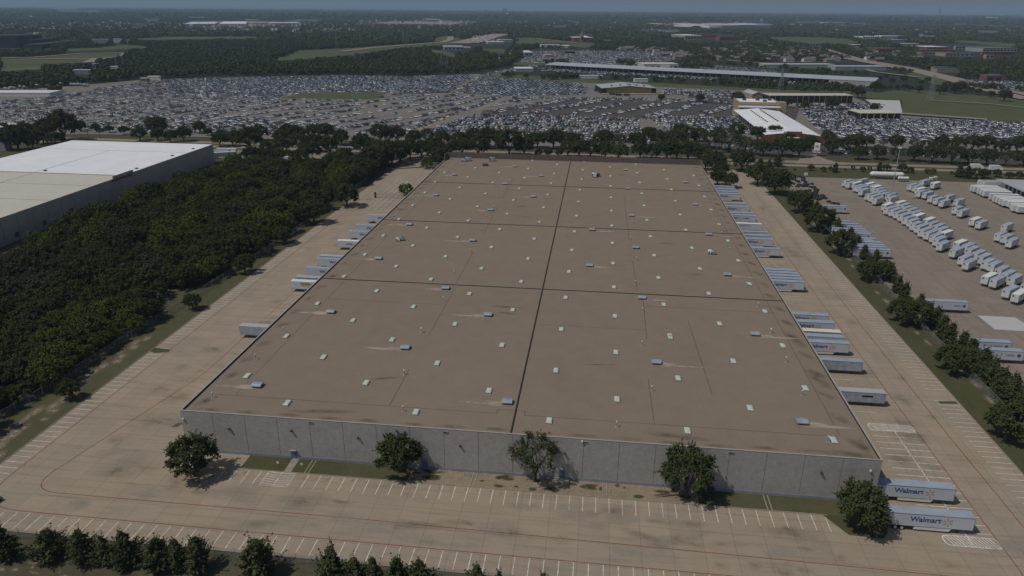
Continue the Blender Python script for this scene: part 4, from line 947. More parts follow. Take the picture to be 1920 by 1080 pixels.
# simple car for the crowd: numpy template
tb = car_mesh('white', 'sedan'); TV = np.array(tb.v); TF = tb.f[:18]; TMi = np.array(tb.m[:18])
keep = sorted({i for f in TF for i in f}); remap = {v: i for i, v in enumerate(keep)}
TV = TV[keep]; TF = [tuple(remap[i] for i in f) for f in TF]
rng = np.random.default_rng(11)
ALL = []     # x, y, heading, paint, kind, region, row
PW_ = np.array([.36, .17, .12, .22, .055, .055, .02]); PD_ = np.array([.22, .2, .26, .24, .02, .05, .01])
def rows(reg, poly_px, ang, offs, period, spacing, fill, perp=True, jit=.25, seed=1, z=0):
    """rows of cars inside a polygon: ang = direction of the rows, offs/period = where the rows lie across"""
    poly = gp(poly_px); rs = np.random.default_rng(seed)
    P = np.array(poly); c, s_ = math.cos(ang), math.sin(ang)
    u = P@np.array([c, s_]); v = P@np.array([-s_, c])
    r0 = math.floor(v.min()/period)*period; row = 0; yy = r0
    while yy < v.max():
        for o in offs:
            row += 1
            n = int((u.max()-u.min())/spacing)+1
            uu = u.min()+np.arange(n)*spacing+rs.uniform(0, spacing)
            vv = np.full(n, yy+o)+rs.normal(0, jit, n); uu = uu+rs.normal(0, jit*.5, n)
            x = uu*c-vv*s_; y = uu*s_+vv*c
            run = np.interp(uu, np.arange(u.min(), u.max()+30, 13), rs.uniform(0, 1, len(np.arange(u.min(), u.max()+30, 13))))
            vv += 0; ok = inpoly(x, y, poly) & (run < fill+rs.normal(0, .12, n)) & (rs.random(n) < .96)
            h = ang+(math.pi/2 if perp else 0)
            for a, b in zip(x[ok], y[ok]):
                ALL.append((a, b, h+rs.normal(0, .05)+(math.pi if rs.random() < .5 else 0), int(rs.choice(7, p=PD_ if 'dense' in reg and 'lot' not in reg else PW_)), int(rs.choice(3, p=[.5, .33, .17])), reg, row, z))
        yy += period
AR = math.atan2(134.4, 66.6)
rows('dense far block', [(300, 150.5), (440, 146), (640, 142.5), (760, 144.5), (880, 141), (886, 145), (840, 174), (760, 176), (720, 173.5), (600, 173), (540, 178), (515, 184), (330, 178)], AR+.45, [0], 5.3, 2.5, .97, seed=1)
rows('left lots', [(-80, 192), (60, 186), (110, 181), (190, 166), (270, 156), (300, 152), (330, 178), (515, 184), (400, 215), (330, 225), (300, 240), (150, 236), (-80, 236)], math.atan2(71, 21), [0, 5.2, 10.4, 15.6], 36, 2.75, .93, seed=2)
rows('left roadside lot', [(300, 240), (330, 225), (400, 215), (420, 222), (640, 232), (640, 256), (400, 250), (150, 245), (150, 236)], math.atan2(71, 24), [0, 5.2], 14.5, 2.8, .72, seed=31)
rows('middle left lots', [(400, 215), (515, 185), (640, 188), (700, 188), (725, 178), (860, 178), (955, 182), (880, 205), (858, 212), (740, 250), (640, 254), (640, 232), (420, 222)], AR, [0, 5.2], 27, 2.8, .66, seed=3)
rows('ditch edge row', [(742, 249), (858, 211), (864, 212.5), (752, 251)], AR, [0], 5.5, 2.7, .95, seed=4)
rows('ditch edge row', [(860, 207), (940, 181), (946, 182), (870, 208)], AR, [0], 5.5, 2.7, .95, seed=41)
rows('dense right block', [(850, 174), (900, 144), (930, 146), (1090, 158), (1100, 163), (1098, 178), (960, 180)], R_(83), [0], 5.3, 2.5, .97, seed=5)
rows('row by the shed', [(960, 182), (1290, 186), (1500, 196), (1500, 199), (1290, 190), (960, 185)], 0, [0, 5.5], 12, 2.8, .75, seed=6)
rows('asphalt lot', [(905, 206), (955, 186), (1110, 187), (1290, 192), (1400, 200), (1430, 214), (1270, 221), (1100, 215), (930, 212)], R_(61), [0, 5, 10], 34, 2.7, .6, seed=7)
rows('facing rows', [(778, 250), (905, 212), (1085, 217), (1200, 224), (1200, 240), (1225, 255), (1215, 270), (960, 265), (800, 258)], R_(-3), [0, 5.3, 10.6], 24.0, 2.6, .88, seed=8)
rows('facing rows', [(1225, 226), (1290, 228), (1290, 245), (1235, 250)], R_(-3), [0, 5.3], 14.0, 2.6, .5, seed=82)
rows('facing rows', [(1205, 217), (1400, 222), (1400, 232), (1205, 226)], R_(-3), [0, 5.3], 17.0, 2.6, .6, seed=81)
rows('lot left of the white-roofed hall', [(1290, 233), (1400, 215), (1440, 250), (1330, 252)], R_(20), [0, 5.2], 10.5, 2.7, .8, seed=9)
rows('lot behind the shed', [(1245, 166), (1300, 169), (1400, 174), (1380, 186), (1290, 180), (1240, 178)], 0, [0, 5.2], 12, 2.8, .7, seed=10)
rows('right dense lot', [(1500, 207), (1560, 207), (1610, 218), (1690, 224), (1850, 228), (1930, 232), (1930, 274), (1700, 268), (1560, 256), (1530, 240)], R_(38), [0, 5.0, 10.2], 15.6, 2.6, .95, seed=12)
rows('lot under the long shed', [(1490, 196), (1600, 192), (1660, 197), (1650, 207), (1560, 206), (1500, 204)], R_(5), [0, 5.2], 12, 2.8, .7, seed=13)
rows('lot left of the white-roofed hall', [(1250, 228), (1290, 226), (1290, 236), (1250, 240)], R_(-3), [0, 5.3], 12, 2.7, .8, seed=14)
rows('street-side lot', [(1255, 262), (1500, 270), (1930, 292), (1930, 305), (1560, 289), (1330, 283)], R_(-2), [0, 5.2], 16, 3, .3, seed=15)
rows('far yard', [(975, 117), (1000, 96), (1100, 95), (1200, 97), (1280, 107), (1230, 122), (1200, 124), (1060, 120)], R_(70), [0, 5.2, 10.4], 20, 2.9, .9, seed=16)
rows('canopy yard', [(1010, 133), (1280, 147), (1620, 164), (1640, 160), (1200, 135), (1010, 128)], R_(-20), [0, 5.5], 13, 2.9, .8, seed=17)
rows('canopy yard', [(1290, 135), (1330, 122), (1450, 132), (1460, 140)], R_(-20), [0, 5.5], 11, 2.9, .97, seed=18)
rows('far lots by the highway', [(1790, 152), (1830, 148), (1930, 156), (1930, 176), (1850, 168)], R_(10), [0, 5.2], 12, 3, .7, seed=19)
rows('row along the tree line', [(900, 140), (1000, 122), (1010, 125), (920, 141)], AR, [0], 5.5, 3, .9, seed=20)
CA = np.array([(a, b) for a, b, *_ in ALL]); cu_, cv_, cd_ = PX(CA[:, 0], CA[:, 1], 0.5)
vis = (cu_ > 5) & (cu_ < 1915) & (cv_ > 0)
order = np.argsort(np.where(vis, cd_, 1e9))
near = set(int(i) for i in order[:300]); CNAME = ['sedan', 'suv', 'truck']
byrow = {}
for i in near: byrow.setdefault((ALL[i][5]), []).append(i)
for reg, l in byrow.items():
    cnt = {}
    for i in sorted(l, key=lambda i: cu_[i]):
        x, y, h, p, kd, _, row, z = ALL[i]
        o = obj('parked_car', CARS[PAINTS[p], CNAME[kd]], None, (x, y, .02)); o.rotation_euler = (0, 0, h)
        k = cnt[p] = cnt.get(p, 0)+1
        tag(o, '%s parked car, %s %s one from left, near edge of %s' % (PAINTS[p], nth(k), PAINTS[p], reg), 'car', 'cars parked across the street')
idx = [i for i in range(len(ALL)) if i not in near]
nC = len(idx); hs_ = np.array([ALL[i][2] for i in idx]); xy = CA[idx]; sc = np.array([(1, 1, 1), (1.02, 1, 1.22), (1.18, 1.03, 1.28)])[[ALL[i][4] for i in idx]]
V = TV[None]*sc[:, None, :]; c_, s2 = np.cos(hs_)[:, None], np.sin(hs_)[:, None]
VX = V[..., 0]*c_-V[..., 1]*s2+xy[:, :1]; VY = V[..., 0]*s2+V[..., 1]*c_+xy[:, 1:]
VV = np.stack([VX, VY, V[..., 2]+.02], -1).reshape(-1, 3); nv = len(TV)
loops = np.concatenate([np.array(f) for f in TF]); lt = np.array([len(f) for f in TF])
me = bpy.data.meshes.new('crowded_parked_cars'); me.vertices.add(len(VV)); me.vertices.foreach_set('co', VV.ravel().astype(np.float32))
LP = (loops[None]+(np.arange(nC)*nv)[:, None]).ravel(); LT = np.tile(lt, nC)
me.loops.add(len(LP)); me.loops.foreach_set('vertex_index', LP.astype(np.int32)); me.polygons.add(len(LT))
me.polygons.foreach_set('loop_start', np.concatenate([[0], np.cumsum(LT)[:-1]]).astype(np.int32)); me.polygons.foreach_set('loop_total', LT.astype(np.int32))
for p in PAINTS: me.materials.append(MT['car_'+p])
me.materials.append(MT['glass']); me.materials.append(MT['black'])
pm = np.array([ALL[i][3] for i in idx]); MI = np.where(TMi[None] == 0, pm[:, None], np.where(TMi[None] == 1, 7, 8)).ravel()
me.polygons.foreach_set('material_index', MI.astype(np.int32)); me.update(calc_edges=True)
tag(obj('crowded_parked_cars', me, kind='stuff'), 'thousands of cars packed in rows across the far auction lots', 'cars')
print('cars', len(ALL))
# the dark car at the left edge, cars on the street
def add_car(a, b, rz, paint, kd, lb, grp=None):
    x, y = G(a, b); t = thing('car', lb, 'car', (x, y, 0), rz, grp)
    src = car_mesh(paint, kd); 
    for nm, mi, mat in (('body', 0, 'car_'+paint), ('windows', 1, 'glass'), ('wheels', 2, 'black')):
        q = MB(); q.v = src.v; q.f = [f for f, m in zip(src.f, src.m) if m == mi]; q.m = [0]*len(q.f); me = q.mesh(nm, [mat]); 
        o = obj(nm, me, t)
    mb = MB(); mb.box(2.28, 2.34, -.75, -.45, .6, .74); part('headlight', mb, 'white', t); mb = MB(); mb.box(2.28, 2.34, .45, .75, .6, .74); part('headlight', mb, 'white', t)
add_car(-16, 938, R_(-12), 'black', 'sedan', 'dark car at the left edge of the lot, cut by the frame')
for a, b, p, kd, lb in ((1385, 287, 'white', 'suv', 'white car on the lot road right behind the round trees'), (1413, 289, 'grey', 'sedan', 'grey car on the lot road right of the white one'), (1752, 295, 'white', 'sedan', 'white car on the street-side asphalt under the trees, left'), (1803, 298.5, 'white', 'suv', 'white car on the street-side asphalt beside another, middle'), (1826, 301, 'silver', 'sedan', 'silver car on the street-side asphalt, right of the white ones'), (1852, 307, 'white', 'sedan', 'white car nearest the street in the street-side asphalt lot'), (1862, 302, 'silver', 'suv', 'silver car next to the nearest white one by the street'), (812, 267, 'white', 'sedan', 'white car under the street trees left of the warehouse rear'), (690, 262, 'black', 'sedan', 'black car by the lot drive behind the street trees')):
    add_car(a, b, rr.uniform(-.3, .3), p, kd, lb)
for a, b, lb in ((1760+850/10.667-20, 318.5, 'white box truck on the street behind the bush row, left'), (1740+1230/10.667, 321, 'white box truck on the street behind the bush row, right')):
    x, y = G(a, b); t = thing('box_truck', lb, 'truck', (x, y, 0), 0); mb = MB(); mb.box(0, 6, 0, 2.4, .9, 3.8); part('cargo_box', mb, 'white', t); mb = MB(); mb.box(6.1, 8, .1, 2.3, .6, 2.2); mb.box(6.3, 7.4, .15, 2.25, 2.2, 2.9); part('cab', mb, 'car_white', t)
    for xx in (1.5, 7): mb = MB(); mb.cyl((xx, -.05, .5), (xx, 2.45, .5), .5, n=12); part('wheels', mb, 'black', t)
#TREES
# ---------------------------------------------------------------- TREES
def leaf_cloud(centres, radii, per, size, rng, squash=1.0, up=.35, long=1.0):
    """many small leaf-sized quads gathered in clumps"""
    n = len(centres)*per
    C = np.repeat(centres, per, 0); Rr = np.repeat(radii, per)
    d = rng.normal(size=(n, 3)); d /= np.linalg.norm(d, axis=1)[:, None]
    r = rng.random(n)**.45
    P = C+d*(Rr*r)[:, None]*np.array([1, 1, squash])
    nrm = d+np.array([0, 0, up])+rng.normal(size=(n, 3))*.55; nrm /= np.linalg.norm(nrm, axis=1)[:, None]
    a = np.cross(nrm, rng.normal(size=(n, 3))); a /= np.linalg.norm(a, axis=1)[:, None]; b = np.cross(nrm, a)
    s = size*rng.uniform(.6, 1.35, n)
    a *= (s*long)[:, None]; b *= s[:, None]
    V = np.stack([P-a-b*.6, P+a*.2-b, P+a+b*.5, P-a*.3+b], 1).reshape(-1, 3)
    return V
def cloud_mesh(name, V, mat):
    n = len(V)//4; me = bpy.data.meshes.new(name)
    me.vertices.add(len(V)); me.vertices.foreach_set('co', V.ravel().astype(np.float32)); me.loops.add(4*n); me.loops.foreach_set('vertex_index', np.arange(4*n, dtype=np.int32))
    me.polygons.add(n); me.polygons.foreach_set('loop_start', np.arange(0, 4*n, 4, dtype=np.int32)); me.polygons.foreach_set('loop_total', np.full(n, 4, np.int32))
    me.materials.append(MT[mat]); me.update(calc_edges=True); return me
def spray_cloud(A, D, Ln, per, size, rng, t0=0.0, spread=.1, up=.4, long=1.0):
    """twigs: leaf-sized quads strung along short shoots that start at A and run along D"""
    n = len(A)*per; a0 = np.repeat(A, per, 0); d0 = np.repeat(D, per, 0); l0 = np.repeat(Ln, per)
    t = t0+(1-t0)*rng.random(n)**.8
    P = a0+d0*(l0*t)[:, None]+rng.normal(size=(n, 3))*(spread*(1.25-t))[:, None]
    nrm = d0*.5+np.array([0, 0, up])+rng.normal(size=(n, 3))*.6; nrm /= np.linalg.norm(nrm, axis=1)[:, None]
    a = np.cross(nrm, np.cross(d0, nrm)+rng.normal(size=(n, 3))*.5); a /= np.linalg.norm(a, axis=1)[:, None]; b = np.cross(nrm, a)
    s = size*rng.uniform(.6, 1.35, n)*(1.15-.35*t); a *= (s*long)[:, None]; b *= s[:, None]
    return np.stack([P-a-b*.5, P+a*.2-b, P+a+b*.4, P-a*.3+b], 1).reshape(-1, 3)
def unit(v): return v/np.linalg.norm(v, axis=1)[:, None]
def oak(seed, R=4.5, H=9.0, base=1.3, nc=44, per=374, leaf=.145, mat='oak', airy=0):
    rng = np.random.default_rng(seed); hz = (H-base)/2
    k = np.arange(nc)+.5; ph = np.arccos(1-1.55*k/nc); th = k*2.39996+rng.normal(0, .35, nc)
    rad = rng.uniform(.56, .8, nc)*(1+.1*np.sin(th*2+seed)+.08*np.sin(th*5+2*seed))
    nrm = np.stack([np.sin(ph)*np.cos(th), np.sin(ph)*np.sin(th), np.cos(ph)], 1)
    C = nrm*rad[:, None]*np.array([R, R, hz])+np.array([0, 0, base+hz*.95])
    ns = 22; A = np.repeat(C, ns, 0)+rng.normal(size=(nc*ns, 3))*R*.06
    D = unit(np.repeat(nrm, ns, 0)*.75+rng.normal(size=(nc*ns, 3))*.8+np.array([0, 0, .1])); Ln = rng.uniform(.14, .32, nc*ns)*R
    q = max(3, per//ns); V = spray_cloud(A, D, Ln, q, leaf, rng, .1, .12*R/4.5)
    crown = cloud_mesh('crown', V, mat)
    mb = MB(); mb.cyl((0, 0, -.1), (.1, .05, base+.5), .34*R/4.5, .24*R/4.5, 8)
    for k in range(9):
        c = C[(k*3+4) % nc]; mb.cyl((.1, .05, base*(.8+.05*k)), tuple(c), .15*R/4.5, .03, 6)
    return crown, mb.mesh('trunk', ['bark'])
def juniper(seed, R=2.4, H=6.5, nc=240, per=27, leaf=.092, mat='cedar'):
    rng = np.random.default_rng(seed); z = rng.uniform(.02, .97, nc)**1.25; th = np.arange(nc)*2.39996+rng.normal(0, .3, nc)
    lob = .8+.35*np.sin(th*2+seed*1.7+z*2)+.22*np.sin(th*5+seed)
    pr = np.minimum(1, (1.0-z)*1.42)**1.0*R*np.clip(lob, .6, 1.25)*rng.uniform(.65, 1.12, nc)*np.where(z < .12, .85, 1)
    A = np.stack([.1*np.cos(th), .1*np.sin(th), z*H*.86], 1); D = unit(np.stack([np.cos(th), np.sin(th), rng.uniform(.25, .75, nc)+z*.5], 1))
    A2 = np.stack([rng.normal(0, .13*R, 9), rng.normal(0, .13*R, 9), H*rng.uniform(.5, .68, 9)], 1); D2 = unit(np.stack([rng.normal(0, .22, 9), rng.normal(0, .22, 9), np.ones(9)], 1))
    V = np.concatenate([spray_cloud(A, D, pr*1.05, per, leaf, rng, .3, .16, .3, 1.6), spray_cloud(A2, D2, rng.uniform(.26, .36, 9)*H, 14, leaf, rng, .1, .08, .2, 1.6)])
    crown = cloud_mesh('crown', V, mat)
    mb = MB(); mb.cyl((0, 0, -.1), (0, 0, H*.8), .16, .04, 6)
    for k in range(5): t = k*1.3; mb.cyl((0, 0, H*(.12+.13*k)), (R*.6*math.cos(t), R*.6*math.sin(t), H*(.2+.13*k)), .06, .02, 5)
    return crown, mb.mesh('trunk', ['bark'])
PR = {}
for s in range(4): PR['oak', s] = (*oak(10+s), 4.5, 9.0)
for s in range(2): PR['airy', s] = (*oak(30+s, 4.4, 9.0, 2.2, 30, 176, .125, 'oak', 1), 4.4, 9.0)
for s in range(2): PR['pale', s] = (*oak(40+s, 4.2, 8.5, 1.0, 36, 286, .15, 'pale_leaf'), 4.2, 8.5)
for s in range(5): PR['cedar', s] = (*juniper(50+s), 2.4, 6.5)
for s in range(4): PR['dark', s] = (*oak(60+s, 3.4, 7.5, 0.6, 30, 220, .15, 'woodleaf'), 3.4, 7.5)
for s in range(3): PR['darkj', s] = (*juniper(70+s, 2.6, 7.0, 150, 15, .17, 'woodleaf'), 2.6, 7.0)
for s in range(2): PR['grey', s] = (*oak(80+s, 3.2, 6.8, .6, 30, 220, .145, 'greyleaf'), 3.2, 6.8)
for s in range(1): PR['bush', s] = (*oak(90+s, 3.0, 4.6, .2, 24, 140, .15, 'lawnbush'), 3.0, 4.6)
NV = {}
for k, s in PR: NV[k] = NV.get(k, 0)+1
tr = random.Random(21)
CATN = {'cedar': ('juniper_tree', 'juniper'), 'darkj': ('juniper_tree', 'juniper'), 'bush': ('shrub', 'shrub')}
def tree(kind, x, y, R, H, label, group=None, z=0, wd_=0):
    s = tr.randrange(NV[kind]); cr, tk2, R0, H0 = PR[kind, s]
    nm, cat = CATN.get(kind, ('shade_tree' if wd_ == 0 else 'woodland_tree', 'tree'))
    t = thing(nm, label, cat, (x, y, z), tr.uniform(0, 6.28), group, (R/R0, R/R0, H/H0))
    obj('crown', cr, t); obj('trunk', tk2, t); return t
def ptree(kind, a, b, wpx, label, group=None, hk=None, top=None):
    """tree at a surveyed foot point with its crown width in photo pixels"""
    x, y = G(a, b); d = float(PX(x, y, 4)[2]); R = wpx*d/CF/2
    H = (HGT(x, y, top) if top else R*(hk or {'oak': 1.85, 'airy': 2.0, 'pale': 1.9, 'cedar': 2.6, 'bush': 1.5, 'grey': 1.9, 'dark': 1.9, 'darkj': 2.6}[kind]))
    return tree(kind, x, y, R, H, label, group)
gF = 'trees along the front wall'
ptree('oak', 366, 893, 96, 'round oak at the front left corner of the warehouse, farthest left of the wall trees', gF, top=818)
ptree('oak', 748, 886, 92, 'dense oak in front of the grey wall between the first and second blue doors', gF, top=812)
ptree('airy', 1003, 903, 98, 'airy open-crowned oak in front of the middle of the grey wall', gF, top=812)
ptree('oak', 1285, 932, 98, 'big dense oak hiding part of the steel door stairs', gF, top=836)
ptree('oak', 1608, 992, 104, 'oak at the front right corner of the warehouse beside the foremost trailer', gF, top=905)
gB = 'junipers in the meadow along the bottom edge'
for k, (a, b, wd, tp) in enumerate(((12, 1046, 62, 976), (98, 1047, 62, 984), (160, 1052, 54, 984), (200, 1056, 50, 998), (240, 1060, 60, 988), (300, 1066, 58, 1000), (336, 1068, 50, 1002), (374, 1070, 58, 998), (486, 1084, 82, 1000), (626, 1100, 62, 1012), (668, 1104, 48, 1036), (702, 1106, 50, 1036), (744, 1108, 56, 1036), (787, 1110, 58, 1040), (896, 1122, 52, 1050), (936, 1124, 36, 1063), (1016, 1130, 40, 1068), (560, 1150, 40, 1078))):
    ptree('cedar', a, b, wd*1.25, 'juniper in the meadow at the bottom edge, %s from the left' % nth(k+1), gB, top=tp)
gS = 'trees beside the left-hand stalls'
for a, b, wd, lb, kd in ((131, 748, 44, 'lone small oak on the left verge, nearest the camera', 'oak'), (362, 580, 36, 'small oak on the left verge, second from the front', 'oak'), (460, 512, 42, 'oak on the left verge in front of the fence, third from the front', 'oak'), (532, 458, 40, 'oak on the left verge near the white bench, fourth from the front', 'oak'), (589, 419, 52, 'oak on the left verge with a wide shadow, fifth from the front', 'oak'), (651, 387, 50, 'oak at the edge of the wood near the gate, sixth from the front', 'oak'), (762, 367, 32, 'bright green shrub by the chain-link gate against the warehouse edge', 'bush')):
    ptree(kd, a, b, wd, lb, gS if kd == 'oak' else None)
x, y = G(529, 459.5); t = thing('bench', 'white bench under the fourth verge oak on the left', 'bench', (x-1.5, y, 0)); mb = MB(); mb.box(-1, 1, -.25, .25, .4, .48); part('seat', mb, 'white', t)
for s_ in (-.8, .7): mb = MB(); mb.box(s_, s_+.12, -.2, .2, 0, .4); part('leg', mb, 'white', t)
gV = 'trees on the right-hand verge'
VT = [('oak', 1390, 321, 44), ('oak', 1420, 347, 44), ('oak', 1452, 364, 52), ('cedar', 1457, 312, 22), ('cedar', 1440, 325, 24), ('cedar', 1425, 318, 20), ('cedar', 1470, 345, 26), ('oak', 1497, 398, 46), ('cedar', 1513, 392, 26), ('cedar', 1528, 406, 26), ('oak', 1532, 434, 52), ('cedar', 1556, 425, 26), ('cedar', 1568, 440, 28), ('oak', 1573, 477, 50), ('cedar', 1592, 455, 26), ('cedar', 1605, 472, 28), ('cedar', 1618, 486, 28), ('oak', 1624, 526, 48), ('cedar', 1640, 497, 30), ('oak', 1655, 524, 44), ('cedar', 1668, 528, 34), ('cedar', 1682, 549, 34), ('cedar', 1694, 562, 34), ('oak', 1688, 605, 58), ('oak', 1718, 612, 60), ('cedar', 1722, 585, 36), ('cedar', 1738, 604, 40), ('cedar', 1752, 615, 42), ('cedar', 1765, 632, 44), ('cedar', 1778, 646, 44), ('oak', 1781, 697, 66), ('cedar', 1800, 664, 46), ('cedar', 1815, 680, 50), ('oak', 1820, 700, 60), ('cedar', 1838, 702, 54), ('cedar', 1856, 722, 56), ('cedar', 1872, 740, 56), ('cedar', 1893, 755, 60), ('cedar', 1916, 775, 60), ('oak', 1888, 824, 88), ('oak', 1345, 348, 34), ('oak', 1368, 352, 30)]
for k, (kd, a, b, wd) in enumerate(VT):
    n_ = sum(1 for q in VT if (q[0] == kd) and q[2] > b)+1
    ptree(kd, a, b, wd*(1.0 if b > 480 else 1.12), '%s on the right verge by the fence, %s from the front' % ('pointed juniper' if kd == 'cedar' else 'round oak', nth(n_)), gV, hk=2.35 if kd == 'cedar' else 1.75)
ST = [('oak', 867, 292, 34), ('oak', 897, 293, 40), ('oak', 955, 293, 52), ('oak', 982, 292, 38), ('oak', 1010, 293, 14), ('oak', 1027, 294, 17), ('oak', 1048, 294, 14), ('oak', 1064, 294, 30), ('oak', 1085, 295, 34), ('oak', 1107, 296, 34), ('oak', 1135, 298, 34), ('pale', 1160, 300, 32), ('oak', 1200, 297, 32), ('oak', 1222, 298, 30), ('oak', 1250, 299, 38), ('oak', 1268, 299, 32), ('oak', 1290, 301, 40), ('oak', 1310, 304, 36), ('pale', 1330, 312, 32), ('oak', 1342, 318, 34), ('oak', 1322, 318, 26), ('oak', 1352, 330, 28),
      ('oak', 830, 273, 28), ('airy', 800, 271, 30), ('pale', 768, 270, 18), ('oak', 778, 269, 26), ('oak', 714, 269, 38), ('oak', 745, 268, 30), ('oak', 862, 277, 30), ('oak', 888, 274, 34), ('oak', 915, 277, 38), ('oak', 938, 277, 32), ('airy', 980, 277, 32), ('oak', 1008, 277, 30), ('oak', 1038, 278, 36), ('oak', 1072, 279, 32), ('oak', 1130, 277, 34), ('airy', 1160, 277, 26), ('oak', 1192, 279, 32), ('oak', 1216, 263, 26), ('oak', 1233, 273, 30), ('airy', 1257, 265, 22), ('oak', 1275, 257, 26), ('oak', 1265, 278, 34), ('oak', 1288, 272, 36), ('oak', 1311, 265, 26), ('airy', 1330, 279, 36), ('oak', 1345, 267, 28), ('airy', 1366, 285, 44), ('airy', 1396, 288, 32), ('oak', 1430, 292, 30), ('oak', 1466, 293, 36), ('oak', 1498, 294, 34), ('oak', 1380, 258, 28), ('oak', 1420, 264, 28), ('oak', 1452, 262, 28), ('oak', 1475, 271, 24), ('oak', 1560, 288, 32), ('oak', 1590, 282, 28), ('oak', 1520, 279, 24), ('oak', 1550, 272, 26),
      ('oak', 1609, 299, 26), ('oak', 1644, 299, 28), ('airy', 1679, 302, 26), ('oak', 1712, 302, 30), ('oak', 1747, 305, 34), ('oak', 1783, 307, 38), ('oak', 1814, 307, 28), ('oak', 1849, 309, 30), ('airy', 1884, 311, 30), ('oak', 1918, 312, 30), ('oak', 1605, 280, 30), ('oak', 1624, 277, 24), ('airy', 1655, 276, 16), ('oak', 1678, 280, 28), ('airy', 1712, 278, 18), ('oak', 1735, 284, 22), ('oak', 1762, 281, 28), ('pale', 1793, 276, 22), ('oak', 1822, 283, 30), ('oak', 1848, 281, 28), ('oak', 1876, 288, 26), ('oak', 1905, 286, 32),
      ('oak', 413, 275, 28), ('oak', 437, 274, 26), ('oak', 468, 282, 44), ('oak', 500, 286, 22), ('oak', 530, 287, 30), ('oak', 527, 270, 28), ('oak', 556, 271, 36), ('oak', 562, 284, 34), ('oak', 590, 284, 34), ('oak', 619, 289, 34), ('oak', 487, 264, 30), ('oak', 538, 258, 26), ('oak', 588, 260, 28), ('oak', 612, 263, 32), ('oak', 641, 272, 30), ('oak', 681, 290, 40), ('oak', 414, 257, 14), ('oak', 440, 258, 15), ('oak', 375, 250, 22), ('airy', 350, 252, 14), ('oak', 390, 254, 14), ('oak', 153, 246, 18), ('oak', 181, 247, 16), ('oak', 206, 249, 14), ('oak', 233, 252, 16), ('oak', 263, 264, 26), ('oak', 296, 254, 36), ('oak', 296, 264, 24), ('oak', 320, 266, 22), ('oak', 345, 265, 28), ('oak', 48, 260, 32), ('oak', 86, 257, 34), ('oak', 122, 264, 56), ('oak', 82, 270, 36), ('oak', 35, 282, 50), ('oak', 106, 274, 28), ('oak', 12, 262, 30), ('oak', 62, 280, 30)]
ST += [('oak', a, b, c) for a, b, c in ((695, 322, 46), (715, 312, 46), (735, 309, 44), (751, 304, 42), (769, 298, 36), (790, 295, 32), (813, 300, 42), (828, 306, 34), (680, 336, 40), (668, 347, 36), (705, 300, 40), (727, 297, 36), (846, 291, 26))]+[('pale', 800, 316, 22)]
rows_ = [('row behind the warehouse', lambda a, b: b >= 289 and 840 < a < 1380), ('street-side row at the right', lambda a, b: a > 1500 and b > 291), ('second row at the right', lambda a, b: a > 1500), ('row across the street', lambda a, b: a > 690), ('trees by the left street', lambda a, b: a > 340), ('trees behind the left warehouse', lambda a, b: True)]
cls = [next(i for i, r in enumerate(rows_) if r[1](a, b)) for _, a, b, _ in ST]
for k, (kd, a, b, wd) in enumerate(ST):
    n_ = 1+sum(1 for q, c in zip(ST, cls) if c == cls[k] and q[1] < a)
    ptree(kd, a, b, wd*1.18, '%s in the %s, %s from left' % ({'oak': 'dark oak', 'airy': 'thin-crowned oak', 'pale': 'light green tree'}[kd], rows_[cls[k]][0], nth(n_)), 'trees along the street', hk=1.75)
YTs = [('cedar', 1490, 320, 5), ('oak', 1520, 320, 14), ('oak', 1543, 322, 12), ('cedar', 1565, 323, 18), ('pale', 1556, 319, 9), ('airy', 1585, 321, 6), ('oak', 1599, 318, 9), ('oak', 1617, 322, 12), ('oak', 1630, 319, 9), ('cedar', 1648, 321, 18), ('oak', 1662, 321, 16), ('oak', 1690, 323, 20), ('oak', 1706, 325, 15), ('pale', 1738, 326, 12), ('pale', 1749, 326, 12), ('oak', 1784, 327, 8), ('cedar', 1797, 332, 24), ('cedar', 1812, 334, 24), ('oak', 1830, 336, 26), ('oak', 1845, 334, 22), ('oak', 1868, 332, 18), ('oak', 1891, 335, 16), ('oak', 1909, 336, 18)]
for k, (kd, a, b, wd) in enumerate(YTs):
    ptree(kd, a, b, wd, '%s on the grass above the freight yard, %s from left' % ({'oak': 'small round tree', 'airy': 'bare thin sapling', 'pale': 'small yellow-green tree', 'cedar': 'dark conical juniper'}[kd], nth(1+sum(1 for q in YTs if q[1] < a))), 'small trees by the freight yard', hk=1.7 if kd != 'cedar' else 2.3)
for k, (kd, a, b, wd) in enumerate((('oak', 1240, 190, 16), ('oak', 1312, 192, 19), ('oak', 1383, 196, 26), ('oak', 1476, 201, 22), ('oak', 1508, 206, 18), ('oak', 1560, 207, 30), ('oak', 1638, 209, 18), ('oak', 1436, 187, 11), ('oak', 1607, 183, 24), ('oak', 1616, 180, 14))):
    ptree(kd, a, b, wd, 'dark tree among the auction buildings and cars, %s from left' % nth(1+sorted((1240, 1312, 1383, 1476, 1508, 1560, 1638, 1436, 1607, 1616)).index(a)), 'trees among the auction lots', hk=1.8)
LT_ = [(1762, 177, 18), (1768, 172, 14), (1775, 170, 20), (1790, 176, 24), (1800, 172, 22), (1814, 170, 10), (1822, 171, 9), (1834, 177, 13), (1857, 183, 15), (1882, 190, 26), (1722, 174, 16), (1726, 160, 12), (1738, 155, 12), (1640, 172, 22), (1655, 170, 12), (1668, 169, 11), (1682, 169, 11), (1696, 170, 15), (1706, 171, 12), (1648, 152, 12), (1661, 147, 10), (1672, 157, 12), (1694, 153, 13)]
for k, (a, b, wd) in enumerate(LT_):
    ptree('oak', a, b, wd, 'dark round tree on the right field, %s from left' % nth(1+sum(1 for q in LT_ if q[0] < a)), 'trees on the field at the right', hk=1.8)
